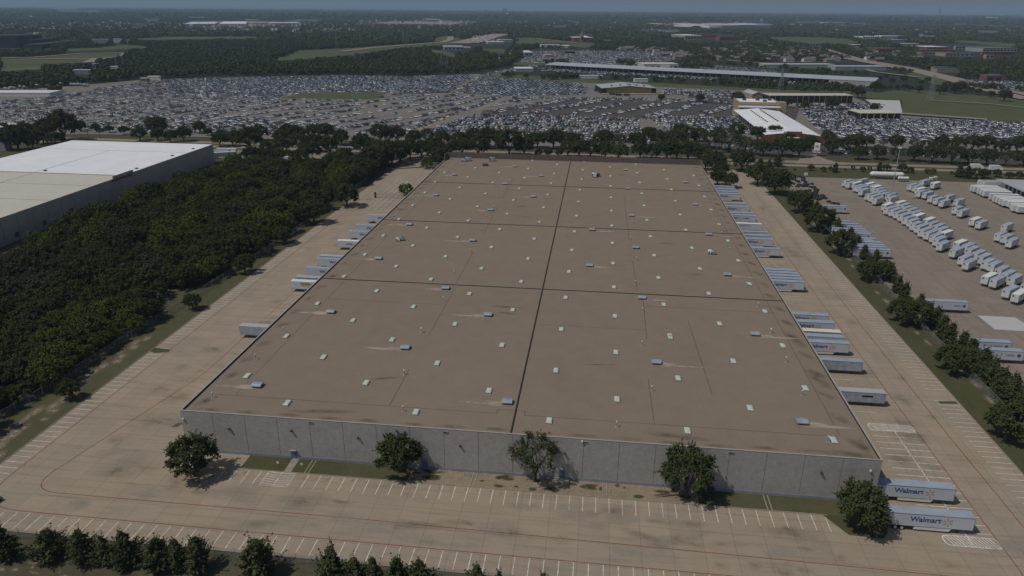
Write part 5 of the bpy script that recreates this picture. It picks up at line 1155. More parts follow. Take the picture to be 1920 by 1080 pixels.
# the wood between the warehouses: the nearest 300 are trees of their own, the rest one canopy
wr = np.random.default_rng(4); cand = []
gx, gy = np.meshgrid(np.arange(-254, -136, 4.5), np.arange(98, 470, 4.5)); wx = (gx+wr.uniform(-2, 2, gx.shape)).ravel(); wy = (gy+wr.uniform(-2, 2, gy.shape)).ravel()
pu, pv, pd = PX(wx, wy, 2)
fx = np.interp(wy, [98, 155, 192, 212, 290, 420, 470], [-147.5, -143.6, -143.2, -142, -138.8, -137.4, -133.5])
ok = (wx < fx) & (wx > -243) & (pu > -60) & (pv < 1250)
CLEAR = [[(300, 560), (330, 540), (400, 520), (420, 535), (340, 575), (318, 588)], [(398, 302), (470, 300), (560, 300), (440, 320), (380, 335), (330, 352), (270, 372)], [(-20, 470), (130, 430), (100, 450), (-10, 500)], [(390, 300), (700, 296), (700, 303), (560, 312), (380, 312)]]
for c in CLEAR: ok &= ~(inpoly(pu, pv, c) & (wr.random(len(pu)) < .93))
ok &= ~((wx > fx-4) & (wr.random(len(pu)) < .12)); ok &= wr.random(len(pu)) < .95
wx, wy, pu, pv, pd = (q[ok] for q in (wx, wy, pu, pv, pd)); od = np.argsort(np.where((pu > -15) & (pv < 1095), pd, pd+2000))
protoC = bpy.data.collections.new('canopy_tree_kinds')
def merged(kind, s):
    cr, tk2, R0, H0 = PR[kind, s]; me = cr.copy(); o = bpy.data.objects.new('canopy_tree', me); protoC.objects.link(o); return o
pn = np.sin(wx*.045+1.3)*np.cos(wy*.03+.4)+.5*np.sin(wx*.11+wy*.07)
stuffW = []; cells = {}
for rank, i in enumerate(od):
    x, y = float(wx[i]), float(wy[i]); far = y > 330
    q = tr.random(); v = pn[i]+ (0.35 if far else 0)
    kind = 'pale' if v > .45 and q < .6 else ('grey' if v < -.35 and q < .55 else ('darkj' if q < .36 else ('oak' if q > .86 else 'dark')))
    R = {'pale': 3.4, 'grey': 3.2, 'darkj': 2.5, 'oak': 3.7, 'dark': 3.4}[kind]*tr.uniform(.8, 1.45); H = R*{'darkj': 2.5}.get(kind, 1.9)*tr.uniform(.85, 1.15)
    H = min(H, 9.5, max(1.6, 1.6+(x+241)*.4)); R = min(R, H*.8)
    if rank < 300:
        cell = (kind, int((y-90)//30)); cells.setdefault(cell, []).append((x, y, R, H))
    else: stuffW.append((x, y, R/3.2))
KN = {'pale': 'yellow-green tree', 'grey': 'grey-green tree', 'darkj': 'dark pointed juniper', 'oak': 'green oak', 'dark': 'dark rounded tree'}
for (kind, band), l in cells.items():
    for n_, (x, y, R, H) in enumerate(sorted(l)):
        tree(kind, x, y, R, H, '%s, %s from left in the %s strip of the left wood' % (KN[kind], nth(n_+1), nth(band+1)), 'trees of the wood left of the lot', wd_=1)
for nm in (('dark', 0), ('dark', 1), ('dark', 2), ('darkj', 0), ('darkj', 1), ('pale', 0), ('oak', 0), ('dark', 3)): merged(*nm)
def scatter(name, pts, label, coll, cat='trees', seed=0):
    """one object of instanced trees: pts are (x, y, scale)"""
    me = bpy.data.meshes.new(name); P = np.array(pts, float)
    co = np.stack([P[:, 0], P[:, 1], np.full(len(P), -.1)], 1); me.vertices.add(len(P)); me.vertices.foreach_set('co', co.ravel().astype(np.float32))
    at = me.attributes.new('size', 'FLOAT', 'POINT'); at.data.foreach_set('value', P[:, 2].astype(np.float32)); me.update()
    o = obj(name, me, kind='stuff'); tag(o, label, cat)
    ng = bpy.data.node_groups.new(name, 'GeometryNodeTree')
    ng.interface.new_socket('Geometry', in_out='INPUT', socket_type='NodeSocketGeometry'); ng.interface.new_socket('Geometry', in_out='OUTPUT', socket_type='NodeSocketGeometry')
    N = ng.nodes; gi = N.new('NodeGroupInput'); go = N.new('NodeGroupOutput'); ci = N.new('GeometryNodeCollectionInfo'); ci.inputs['Collection'].default_value = coll
    ci.inputs['Separate Children'].default_value = True; ci.inputs['Reset Children'].default_value = True
    ip = N.new('GeometryNodeInstanceOnPoints'); ip.inputs['Pick Instance'].default_value = True
    rv = N.new('FunctionNodeRandomValue'); rv.data_type = 'FLOAT_VECTOR'; rv.inputs[0].default_value = (0, 0, 0); rv.inputs[1].default_value = (0, 0, 6.28)
    na = N.new('GeometryNodeInputNamedAttribute'); na.data_type = 'FLOAT'; na.inputs['Name'].default_value = 'size'
    L = ng.links; L.new(gi.outputs[0], ip.inputs['Points']); L.new(ci.outputs[0], ip.inputs['Instance']); L.new(rv.outputs[0], ip.inputs['Rotation']); L.new(na.outputs[0], ip.inputs['Scale']); L.new(ip.outputs[0], go.inputs[0])
    md = o.modifiers.new('scatter', 'NODES'); md.node_group = ng; return o
if stuffW: scatter('wood_canopy', stuffW, 'closed dark canopy of the farther trees in the left wood', protoC)
# far woods
lod = bpy.data.collections.new('far_tree_kinds')
def lodtree(seed, R, H, nc, per, leaf, mat):
    rng = np.random.default_rng(seed); th = rng.uniform(0, 6.28, nc); ph = np.arccos(rng.uniform(-.3, 1, nc)); rad = rng.uniform(.5, .95, nc)
    C = np.stack([R*rad*np.sin(ph)*np.cos(th), R*rad*np.sin(ph)*np.sin(th), H*.45+H*.5*rad*np.cos(ph)], 1)
    o = bpy.data.objects.new('far_tree', cloud_mesh('far_tree', leaf_cloud(C, np.full(nc, .32*min(R, H)), per, leaf, rng, .8), mat)); lod.objects.link(o)
for s, mt in enumerate(('woodleaf', 'oak', 'woodleaf', 'woodleaf', 'woodleaf')): lodtree(200+s, 5.2, 9.0, 16, 14, .95, mt)
clump = bpy.data.collections.new('far_clump_kinds')
def clumptree(seed, mat):
    rng = np.random.default_rng(seed); V = []
    nc = 26; C = np.stack([rng.uniform(-14, 14, nc), rng.uniform(-14, 14, nc), rng.uniform(2.5, 7, nc)], 1)
    o = bpy.data.objects.new('far_clump', cloud_mesh('far_clump', leaf_cloud(C, np.full(nc, 4.6), 9, 2.1, rng, .75), mat)); clump.objects.link(o)
for s, mt in enumerate(('woodleaf', 'woodleaf', 'woodleaf')): clumptree(300+s, mt)
FRONT = [(-400, 195), (0, 174), (95, 163.5), (175, 157), (270, 148.5), (440, 143), (640, 139.5), (760, 141.5), (880, 137.5), (905, 134), (960, 123), (1000, 116), (1060, 121), (1200, 126), (1260, 127), (1640, 132), (1700, 138), (1800, 150), (1930, 160), (2300, 190)]
OPEN = [p for p in FIELDS[2:]]+[[(955, 124), (1000, 92), (1020, 90), (1200, 94), (1290, 106), (1250, 124), (1100, 124)], [(-300, 66), (42, 66), (42, 93), (-300, 93)],
        [(826, 97), (834, 82), (890, 84), (880, 97)], [(900, 88), (915, 74), (962, 73), (962, 90)], [(1070, 82), (1075, 62), (1116, 62), (1116, 82)], [(1275, 79), (1280, 62), (1385, 64), (1385, 80)], [(850, 85), (900, 70), (945, 62), (965, 64), (930, 78), (900, 86)],
        [(340, 52), (350, 38), (565, 38), (565, 50)], [(1310, 54), (1320, 40), (1450, 40), (1450, 54)], [(1250, 51), (1253, 43), (1300, 43), (1300, 51)], [(1190, 133), (1205, 115), (1275, 115), (1275, 133)], [(1425, 135), (1435, 114), (1670, 114), (1680, 138)],
        [(1310, 112), (1400, 118), (1440, 121), (1430, 126), (1300, 115)], [(1715, 108), (1730, 84), (1800, 80), (1910, 86), (1910, 104), (1850, 108)], [(40, 92), (40, 60), (95, 60), (100, 92)], [(655, 46), (680, 38), (900, 38), (885, 48)], [(100, 20), (150, 20), (200, 26), (110, 27)], [(1780, 152), (1850, 147), (1940, 155), (1940, 180)]]
BT = ((967, 1000, 126, 135, 5, 'greywall', 'white', 'small white building at the left end of the long canopy'), (1207, 1272, 117.5, 131, 9, 'cream', 'cream', 'tan-roofed workshop behind the long canopy'), (1240, 1257, 125, 131.5, 5, 'white', 'white', 'small white annex in front of the tan-roofed workshop'),
          (1436, 1566, 119, 128, 6, 'green', 'greyroof', 'long low shop building with pale green fascia'), (1566, 1662, 123, 132, 6, 'greywall', 'greyroof', 'long low pale shop building right of the green one'), (1078, 1130, 143, 147.5, 4, 'white', 'white', 'low white building in front of the long canopy, left'), (1190, 1215, 150.5, 154, 4, 'white', 'white', 'low white building in front of the long canopy, right'), (1266, 1280, 144, 150, 4, 'tanwall', 'tanwall', 'low tan building behind the field'),
          (833, 869, 85.5, 94.5, 8, 'greywall', 'greyroof', 'grey office building with a row of dark windows at the wood edge'), (866, 883, 88, 93.5, 5, 'tanwall', 'greyroof', 'low annex beside the grey office building'), (915, 946, 77.5, 83, 6, 'greywall', 'white', 'white-roofed low building beyond the grey office'), (935, 962, 74, 79, 6, 'greywall', 'greyroof', 'long grey-roofed building near the highway'),
          (983, 1000, 95, 105, 7, 'greywall', 'white', 'white-roofed building in the far car yard'), (1022, 1037, 101.5, 109, 6, 'tanwall', 'tanwall', 'small tan building in the middle of the far yard'), (1060, 1078, 96, 101, 5, 'dark', 'shingle', 'dark-roofed building in the far yard'), (1090, 1110, 98.5, 103, 5, 'cream', 'cream', 'flat pale building in the far yard'), (1015, 1050, 83.5, 88, 5, 'white', 'white', 'row of white units behind the far yard'), (1053, 1070, 85, 90, 5, 'white', 'white', 'white building right of the row of white units'),
          (1284, 1316, 64.5, 75, 14, 'tanwall', 'white', 'hospital wing with white roof and tan front'), (1314, 1346, 64.8, 73, 16, 'orange', 'orange', 'orange brick hospital block'), (1349, 1383, 68.2, 76, 12, 'brick', 'brick', 'reddish brick block right of the hospital'), (1276, 1284, 65, 72, 12, 'brick', 'brick', 'brick block at the left end of the hospital'), (1258, 1276, 67, 70.5, 6, 'white', 'white', 'white building left of the hospital'),
          (-60, 94, 170, 181, 3.6, 'white', 'white', 'row of long white storage units at the left edge of the car lots'), (136, 170, 134, 139.5, 6, 'greywall', 'white', 'low white building half hidden in the wood beyond the lots'), (263, 277, 147, 153, 4, 'mustard', 'cream', 'low yellow-footed canopy at the rear edge of the left lot'), (277, 299, 145.2, 149.5, 4, 'white', 'white', 'white canopy roof at the rear edge of the left lot'), (174, 184, 123, 131, 9, 'greywall', 'greyroof', 'small grey hut in the wood by the pylons'), (207, 226, 127, 130, 4, 'white', 'white', 'white roof just below the twin pylons'),
          (1848, 1878, 140.5, 154, 9, 'brick', 'shingle', 'two-storey brick building with brown roof by the highway'), (1750, 1775, 127, 134, 7, 'tanwall', 'shingle', 'tan house with brown roof before the dense trees'), (1600, 1617, 83.5, 90, 8, 'brick', 'white', 'white-roofed school building beyond the trees'), (1640, 1680, 89.5, 97.5, 8, 'brick', 'brick', 'long red brick school wing'), (1737, 1776, 86, 95, 9, 'brick', 'white', 'brick building with white roof edge'), (1722, 1790, 94, 99, 7, 'brick', 'orange', 'low building with orange roof'), (1791, 1850, 85.5, 93, 10, 'greywall', 'shingle', 'grey apartment row with brown roof, left one'), (1842, 1906, 88, 98, 10, 'greywall', 'shingle', 'grey apartment row with brown roof, right'), (1842, 1903, 97.5, 103, 7, 'brick', 'orange', 'low building with orange roof below the apartments'), (1848, 1863, 102, 110, 9, 'tanwall', 'shingle', 'small tan apartment block under the orange roof'), (1724, 1756, 97.5, 104, 8, 'tanwall', 'shingle', 'pale house row with brown roof'), (1772, 1800, 97.5, 106, 8, 'tanwall', 'shingle', 'tan house row with brown roof'), (1800, 1826, 98.5, 106, 8, 'greywall', 'shingle', 'grey house row with brown roof'), (1756, 1798, 128, 136, 6, 'tanwall', 'shingle', 'long brown roof among trees by the highway'),
          (1663, 1698, 73, 80, 9, 'greywall', 'galv', 'blue-grey roofed church hall'), (1680, 1724, 81.2, 86, 6, 'tanwall', 'cream', 'long tan building below the blue-grey roof'), (1618, 1648, 67.3, 73, 8, 'white', 'white', 'white flat-roofed building left of the playing fields'), (1653, 1692, 66.2, 70, 6, 'white', 'cream', 'long cream roof right of the white one'), (1720, 1732, 63.8, 67, 6, 'white', 'white', 'small white roof in the middle distance'), (1728, 1757, 67, 70, 6, 'white', 'white', 'long white roof in the middle distance'), (1390, 1406, 76.5, 80, 6, 'tanwall', 'cream', 'tan low building right of the hospital'), (1512, 1545, 82, 87, 8, 'greywall', 'galv', 'grey-blue roofed building at the school'))
FB = [(90, 102, 17.3, 18.8), (105, 147, 17.5, 19.2), (180, 188, 14.2, 16.2), (112, 125, 23.2, 25.5), (127, 156, 23.4, 25.2), (162, 178, 23.2, 25.2), (182, 195, 23.4, 25), (284, 320, 30.2, 32), (272, 281, 37, 39), (285, 300, 36.5, 39.5), (292, 321, 41, 44), (216, 229, 45.2, 48), (231, 236, 45.5, 47.5), (247, 279, 46, 48.2), (173, 204, 79, 81.3), (213, 229, 78, 80.5), (237, 243, 79, 82), (345, 402, 41, 49), (412, 462, 40.5, 48.5), (462, 502, 42.5, 46.5), (508, 562, 42, 47), (353, 390, 32, 34.5), (390, 412, 51.5, 56), (405, 416, 53, 55), (440, 462, 51.5, 54), (445, 482, 56, 58), (507, 527, 57, 58.3), (551, 562, 57, 58.5), (606, 640, 56.5, 60), (575, 586, 61, 63.2), (843, 857, 28, 29.6), (864, 876, 26.5, 29.3), (877, 887, 28, 30), (891, 905, 28.7, 30.2), (747, 757, 40.7, 43), (728, 737, 53, 55), (826, 848, 39, 41.8), (963, 977, 41.5, 44), (1205, 1236, 57, 60), (1236, 1268, 57.5, 60.5), (1252, 1298, 44.5, 49.5), (1312, 1334, 44.5, 50.5), (1330, 1352, 44, 53), (1352, 1385, 43.8, 51), (1384, 1416, 44, 50), (1416, 1450, 44, 49), (1500, 1546, 41, 44), (1553, 1594, 41.5, 44.5), (1602, 1622, 43.5, 45.5), (1618, 1622, 47, 52), (1692, 1700, 44.5, 47), (1780, 1812, 45, 47), (1822, 1855, 46.5, 49), (1858, 1886, 48, 50), (1836, 1875, 59, 62), (974, 1000, 23.5, 25), (1010, 1016, 26.5, 28.5), (1075, 1100, 29.5, 31), (1105, 1121, 30, 31.5), (1428, 1440, 36, 38.5), (1448, 1458, 31, 33), (1000, 1010, 35, 36.6), (1016, 1021, 35, 36.8), (1035, 1066, 48.5, 52)]
CLR = [(a[0]-2, a[1]+2, a[2]-.5, a[3]+1.2) for a in BT]+[(a-2, b+2, c-.4, d+.5) for a, b, c, d in FB]+[(1074, 1115, 66, 79)]
qr = random.Random(44); STRIPS = []
for k in range(95):
    a, b = qr.choice(((0, 660, 0), (660, 1300, 4), (1300, 1920, 6), (0, 1920, 6)))[:2], 0
    u0 = qr.uniform(*a); v0 = qr.choice((qr.uniform(18, 40), qr.uniform(38, 62))) + (u0/1920)*6; ln = qr.uniform(8, 55); th_ = qr.uniform(.5, 1.4); sl_ = qr.uniform(-.012, .016)
    p = [(u0, v0), (u0+ln*.3, v0-th_*.6), (u0+ln, v0+sl_*ln-th_*.5), (u0+ln*.9, v0+sl_*ln+th_*.4), (u0+ln*.3, v0+th_*.5)]
    STRIPS.append(p); OPEN.append(p); sheet('distant_clearing', gp(p), qr.choice(('road', 'pale', 'tanwall', 'field', 'road', 'lot')), 1.6+.02*k)
def far_scatter(name, label, r0, r1, step, coll, size, seed, dens):
    rng = np.random.default_rng(seed); x, y = np.meshgrid(np.arange(-r1*.75, r1*.62, step), np.arange(r0*.6, r1, step))
    x = (x+rng.uniform(-.5, .5, x.shape)*step).ravel(); y = (y+rng.uniform(-.5, .5, y.shape)*step).ravel()
    u, v, d = PX(x, y, 0); rr_ = np.hypot(x, y); ok = (d > 0) & (rr_ > r0) & (rr_ < r1) & (u > -160) & (u < 2080)
    ok &= v < np.interp(u, [p[0] for p in FRONT], [p[1] for p in FRONT])
    hp = (9.5*size if size < 2 else 12)*CF/np.maximum(d, 1)
    for p in OPEN:
        for k in (0, .5, .9): ok &= ~inpoly(u, v-hp*k, p)
    for a, b, c, e in CLR:
        for k in (0, .35, .7): ok &= ~((u > a) & (u < b) & (v-hp*k > c) & (v-hp*k < e))
    for p, wd in ROADS:
        q = np.array(gp(p))
        for a, b in zip(q, q[1:]):
            t = np.clip(((x-a[0])*(b-a)[0]+(y-a[1])*(b-a)[1])/((b-a)@(b-a)), 0, 1); ok &= np.hypot(x-a[0]-t*(b-a)[0], y-a[1]-t*(b-a)[1]) > wd*.5+3+step*.25
    n = .5+.28*np.sin(x*.006+1)*np.sin(y*.0045+2)+.22*np.sin(x*.017+y*.013)+.15*np.sin(x*.0021-y*.0017)
    ok &= rng.random(len(x)) < np.where(u > 1150, dens[1], dens[0])*np.clip(.55+n*.9, 0, 1.15)
    sc2 = size*rng.uniform(.65, 1.3, len(x))
    scatter(name, np.stack([x, y, sc2], 1)[ok], label, coll); print(name, int(ok.sum()))
far_scatter('far_wood', 'wide dark woods beyond the auction lots', 560, 2300, 10.5, lod, 1.0, 1, (.97, .62))
far_scatter('distant_wood', 'woods and suburb trees toward the horizon', 2300, 6500, 30, clump, 1.0, 2, (.95, .75))
far_scatter('horizon_wood', 'hazy tree cover near the horizon', 6500, 17000, 85, clump, 2.7, 3, (.9, .8))
belt = []
br_ = random.Random(8)
for poly, n in (([(930, 147), (955, 144), (1000, 143), (1035, 147), (930, 149)], 0), ([(1330, 152), (1380, 150), (1450, 156), (1600, 166), (1600, 176), (1480, 170), (1340, 161)], 90), ([(930, 142), (1130, 148), (1130, 152), (1040, 150), (930, 147)], 26), ([(1050, 148), (1080, 148), (1078, 143), (1040, 143)], 16), ([(1130, 148), (1260, 156), (1330, 161), (1330, 157), (1130, 145)], 22), ([(1020, 120), (1065, 121), (1065, 117), (1020, 116)], 14), ([(1165, 125), (1190, 124), (1185, 114), (1155, 116)], 20), ([(960, 86), (998, 88), (960, 112), (935, 116)], 40), ([(1000, 92), (1075, 93), (1075, 90), (1000, 88)], 18), ([(1105, 94), (1170, 97), (1170, 91), (1108, 88)], 18), ([(1340, 118), (1560, 134), (1560, 138), (1340, 121)], 26), ([(1475, 138), (1600, 145), (1640, 140), (1480, 130)], 26), ([(95, 178), (118, 172), (112, 168), (92, 172)], 8), ([(1800, 160), (1930, 172), (1930, 176), (1800, 166)], 16)):
    k = 0
    us = [p[0] for p in poly]; vs = [p[1] for p in poly]
    while k < n:
        a, b = br_.uniform(min(us), max(us)), br_.uniform(min(vs), max(vs))
        if inpoly(a, b, poly): x, y = G(a, b); belt.append((x, y, br_.uniform(.55, 1.05))); k += 1
scatter('tree_belt', belt, 'belts of dark trees in front of and behind the long grey canopy', lod)

# ---------------------------------------------------------------- FAR BUILDINGS
def building(name, label, cat, x0, x1, yt, yb, h, wall, roof, group=None, parap=.6, win=None):
    """a flat-roofed building: front foot from (x0, yb) to (x1, yb), its roof reaching back to row yt"""
    a = np.array(G(x0, yb)); b = np.array(G(x1, yb)); m = np.array(G((x0+x1)/2, yt, h)); u = (b-a)/np.linalg.norm(b-a); n = np.array([-u[1], u[0]])
    dp = max(8.0, float((m-(a+b)/2)@n)); L = float(np.linalg.norm(b-a)); rz = math.atan2(u[1], u[0])
    t = thing(name, label, cat, (a[0], a[1], 0), rz, group)
    mb = MB(); mb.box(0, L, 0, dp, 0, h); part('wall', mb, wall, t)
    mb = MB(); mb.box(-.2, L+.2, -.2, dp+.2, h+.01, h+parap); part('roof', mb, roof, t)
    if win:
        mb = MB(); n_ = max(2, int(L/9))
        for k in range(n_): mb.box(k*L/n_+L/n_*.2, (k+1)*L/n_-L/n_*.2, -.08, 0.0, h*.3, h*.7)
        part('windows', mb, win, t)
    return t, L, dp
def gable(name, label, cat, x0, x1, yb, dp, h, rise, wall, roof, group=None, along=True):
    a = np.array(G(x0, yb)); b = np.array(G(x1, yb)); u = (b-a)/np.linalg.norm(b-a); L = float(np.linalg.norm(b-a)); rz = math.atan2(u[1], u[0])
    t = thing(name, label, cat, (a[0], a[1], 0), rz, group)
    mb = MB(); mb.box(0, L, 0, dp, 0, h)
    r = MB(); e = .5
    if along:
        r.poly([(-e, -e, h), (L+e, -e, h), (L+e, dp/2, h+rise), (-e, dp/2, h+rise)]); r.poly([(L+e, dp+e, h), (-e, dp+e, h), (-e, dp/2, h+rise), (L+e, dp/2, h+rise)])
        for xx in (0, L): mb.poly([(xx, 0, h), (xx, dp, h), (xx, dp/2, h+rise-.1)])
    else:
        r.poly([(-e, -e, h), (L/2, -e, h+rise), (L/2, dp+e, h+rise), (-e, dp+e, h)]); r.poly([(L/2, -e, h+rise), (L+e, -e, h), (L+e, dp+e, h), (L/2, dp+e, h+rise)])
        r.poly([(-e, -e, h-.35), (L/2, -e, h+rise-.35), (L/2, -e-.01, h+rise), (-e, -e-.01, h)]); r.poly([(L/2, -e, h+rise-.35), (L+e, -e, h-.35), (L+e, -e-.01, h), (L/2, -e-.01, h+rise)])
        for yy in (0, dp): mb.poly([(0, yy, h), (L, yy, h), (L/2, yy, h+rise-.1)])
    part('wall', mb, wall, t); part('roof', r, roof, t); return t, L, dp
# shed with mustard walls
t, L, dp = gable('open_shed', 'wide low shed with mustard yellow front wall and pale grey gabled roof', 'shed', 1128, 1230, 176.5, 46, 7.0, 2.9, 'dark', 'greyroof', along=False)
mb = MB(); mb.prism([(L*.09, -.25), (L*.91, -.25), (L*.91, -.05), (L*.09, -.05)], 1.2, 6.9); n = mb.pts([(L*.09, -.25, 6.91), (L*.91, -.25, 6.91), (L*.91, -.25, 7.2), (L*.5, -.25, 9.4), (L*.09, -.25, 7.2)]); mb.f.append(tuple(n+i for i in range(5))); mb.m.append(0); part('front_panel', mb, 'mustard', t)
mb = MB()
for k in range(1, 9): mb.box(L*.09+k*L*.82/9-.15, L*.09+k*L*.82/9+.15, -.3, -.26, 1.2, 6.9)
part('front_column', mb, 'seam', t); mb = MB(); mb.box(0, L, -8, -.3, 0, 1.1); part('loading_apron', mb, 'tanwall', t)
mb = MB()
for k in (.2, .36, .5, .54, .66, .8): mb.box(L*k, L*k+1.4, 10, 14, 7.4+2*(1-abs(k-.5)*2), 10.9-abs(k-.5)*4)
part('roof_vents', mb, 'galvdark', t)
for a, b, lb in ((1148, 178, 'dark green container in front of the mustard shed, left'), (1160, 179.5, 'dark green container in front of the mustard shed, middle'), (1175, 180, 'dark green container in front of the mustard shed, right'), (1121, 163, 'green container left of the mustard shed, rear'), (1119, 171, 'green container left of the mustard shed, nearer')):
    x, y = G(a, b); t = thing('container', lb, 'container', (x, y, 0)); mb = MB(); mb.box(-3.4, 3.4, 0, 2.5, .15, 2.5); 
    for q in range(9): mb.box(-3.2+q*.75, -3.0+q*.75, -.06, 0, .3, 2.4)
    part('box', mb, 'emblem', t); mb = MB(); mb.box(-3.4, 3.4, .2, 2.3, 0, .14); part('skid', mb, 'steel', t)
# hall with white roof
wx0, wx1, wy0, wy1 = 130.5, 169.5, 586, 770
t = thing('auction_hall', 'large white-roofed hall with tan block at the rear and red brick front', 'hall', (wx0, wy0, 0))
mb = MB(); mb.box(6, 39, 4, 140, 0, 7); part('wall', mb, 'tanwall', t)
mb = MB(); mb.poly([(-2, 1, 7.2), (19.5, 1, 9.6), (19.5, 150, 9.6), (-2, 150, 7.2)]); mb.poly([(19.5, 1, 9.6), (40, 1, 7.2), (40, 150, 7.2), (19.5, 150, 9.6)]); mb.poly([(-2, 1, 7.0), (-2, 150, 7.0), (-2, 150, 7.2), (-2, 1, 7.2)]); part('roof', mb, 'whiteroof', t)
mb = MB()
for k in range(14): mb.box(-1.6, -1.1, 3+k*11, 3.5+k*11, 0, 7)
part('canopy_columns', mb, 'tanwall', t)
for xx, zz, w_ in ((11, 8.7, .5), (19.5, 9.6, .7)):
    for k in range(10): mb = MB(); mb.box(xx-w_, xx+w_, 60+k*8-.8, 60+k*8+.8, zz, zz+.8); part('ridge_vent', mb, 'galvdark', t)
mb = MB(); mb.box(-4, 42, 0, .9, 0, 7.0); mb.box(8, 31, -.1, 1.0, 7.0, 8.4); mb.box(14, 25, -.2, 1.1, 8.4, 10.2); part('front_facade', mb, 'brick', t); mb = MB(); mb.box(14, 24, -3, -.25, 5.6, 6.2); part('entrance_canopy', mb, 'white', t)
mb = MB(); mb.box(3, 40, 150, 185, 0, 14); part('rear_block', mb, 'tanwall', t); mb = MB(); mb.box(3.6, 39.4, 150.6, 184.4, 14.01, 14.2); part('rear_roof', mb, 'whiteroof', t)
mb = MB(); mb.box(2.7, 40.3, 149.7, 150.4, 12.5, 15); mb.box(2.7, 3.4, 150.4, 185, 12.5, 15); mb.box(39.6, 40.3, 150.4, 185, 12.5, 15); mb.box(38, 46, 148, 158, 0, 15.2); part('parapet', mb, 'tanwall', t)
mb = MB(); mb.box(2, 41, 146.5, 149.6, 10.2, 11.4); part('white_ledge', mb, 'whiteroof', t)
mb = MB()
for xx, yy in ((9, 168), (22, 170), (27, 160), (34, 172)): mb.box(xx, xx+3.2, yy, yy+3, 14.2, 16)
part('roof_units', mb, 'galvdark', t)
me, w_ = text_mesh('CME', 5.2, 'steel', .05)
for v in me.vertices: x, y, z = v.co; v.co = (x, z, 0.08-y*.0)
lt_ = obj('lettering', me, t, (3.5, 10, 8.0))
for v in me.vertices: v.co.z = v.co.x*.112
t, L, dp = building('long_shed', 'long open-fronted shed with cream metal roof and dark openings', 'shed', 1442, 1597, 176, 193.5, 8, 'dark', 'cream'); mb = MB()
for k in range(16): mb.box(k*L/15-.2, k*L/15+.2, -.5, -.25, 0, 8)
part('post', mb, 'tanwall', t)
gable('small_shed', 'small tan gabled shed at the left end of the long cream-roofed shed', 'shed', 1409, 1430, 189, 30, 7, 3, 'tanwall', 'greyroof', along=False)
t, L, dp = building('drive_through_canopy', 'low open canopy with pale roof beside the pale concrete square', 'canopy', 1612, 1687, 206.5, 224, 5.5, 'dark', 'cream'); mb = MB()
for k in range(7): mb.box(k*L/6-.3, k*L/6+.3, -.9, -.4, 0, 5.5)
part('column', mb, 'tanwall', t)
# the very long grey canopy
A_ = np.array(G(1022, 129)); B_ = np.array(G(1640, 162.5)); u = (B_-A_)/np.linalg.norm(B_-A_); Lc = float(np.linalg.norm(B_-A_))
t = thing('long_canopy', 'very long grey metal canopy building running across the view', 'canopy', (A_[0], A_[1], 0), math.atan2(u[1], u[0]))
mb = MB(); mb.poly([(0, 0, 7), (Lc, 0, 7), (Lc, 34, 9.4), (0, 34, 9.4)]); mb.poly([(0, 0, 6.4), (Lc, 0, 6.4), (Lc, 0, 7), (0, 0, 7)]); mb.poly([(0, 34, 9.4), (Lc, 34, 9.4), (Lc, 60, 7), (0, 60, 7)]); part('roof', mb, 'greyroof', t)
mb = MB(); mb.box(0, Lc-.5, 22, 40, 0, 6.3); part('inner_wall', mb, 'darkgap', t); mb = MB(); mb.box(Lc-60, Lc, .3, 58, 0, 6.3); part('end_wall', mb, 'greywall', t)
mb = MB()
for k in range(54): mb.box(k*Lc/54, k*Lc/54+.5, .6, 1.1, 0, 6.4)
part('canopy_posts', mb, 'postgrey', t)
for a in BT:
    t, L, dp = building('building', a[7], 'building', a[0], a[1], a[2], a[3], a[4], a[5], a[6], win='dark' if a[4] >= 7 else None)
# church
t, L, dp = building('church', 'reddish church with domed white roof and stepped bell tower on the hill', 'church', 1076, 1113, 69, 77.5, 11, 'brick', 'white')
mb = MB(); mb.box(L*.3, L*.48, -4, 8, 0, 15); mb.box(L*.33, L*.45, -2, 6, 15, 21); mb.cyl((L*.39, 2, 21), (L*.39, 2, 29), 2.6, .4, 8); part('bell_tower', mb, 'tanwall', t)
mb = MB(); mb.cyl((L*.72, dp/2, 11.7), (L*.72, dp/2, 15), min(dp/2, L*.2), L*.09, 14); part('dome', mb, 'white', t); mb = MB(); mb.box(L*.36, L*.46, -4.2, -4, 3, 14); part('door', mb, 'dark', t)
# far white warehouses and blocks
for k, (x0, x1, yt, yb) in enumerate(FB):
    kd = [('white', 'whiteroof'), ('tanwall', 'cream'), ('greywall', 'white')][(k*7) % 3]; w2 = x1-x0
    building('distant_building', '%s distant %s building, %s from left among these' % (['white', 'cream', 'pale grey'][(k*7) % 3], 'long' if w2 > 25 else 'small', nth(1+sum(1 for q in FB if q[0] < x0))), 'building', x0, x1, yt, yb, 10 if yb > 40 else 14, *kd, group='distant pale buildings')
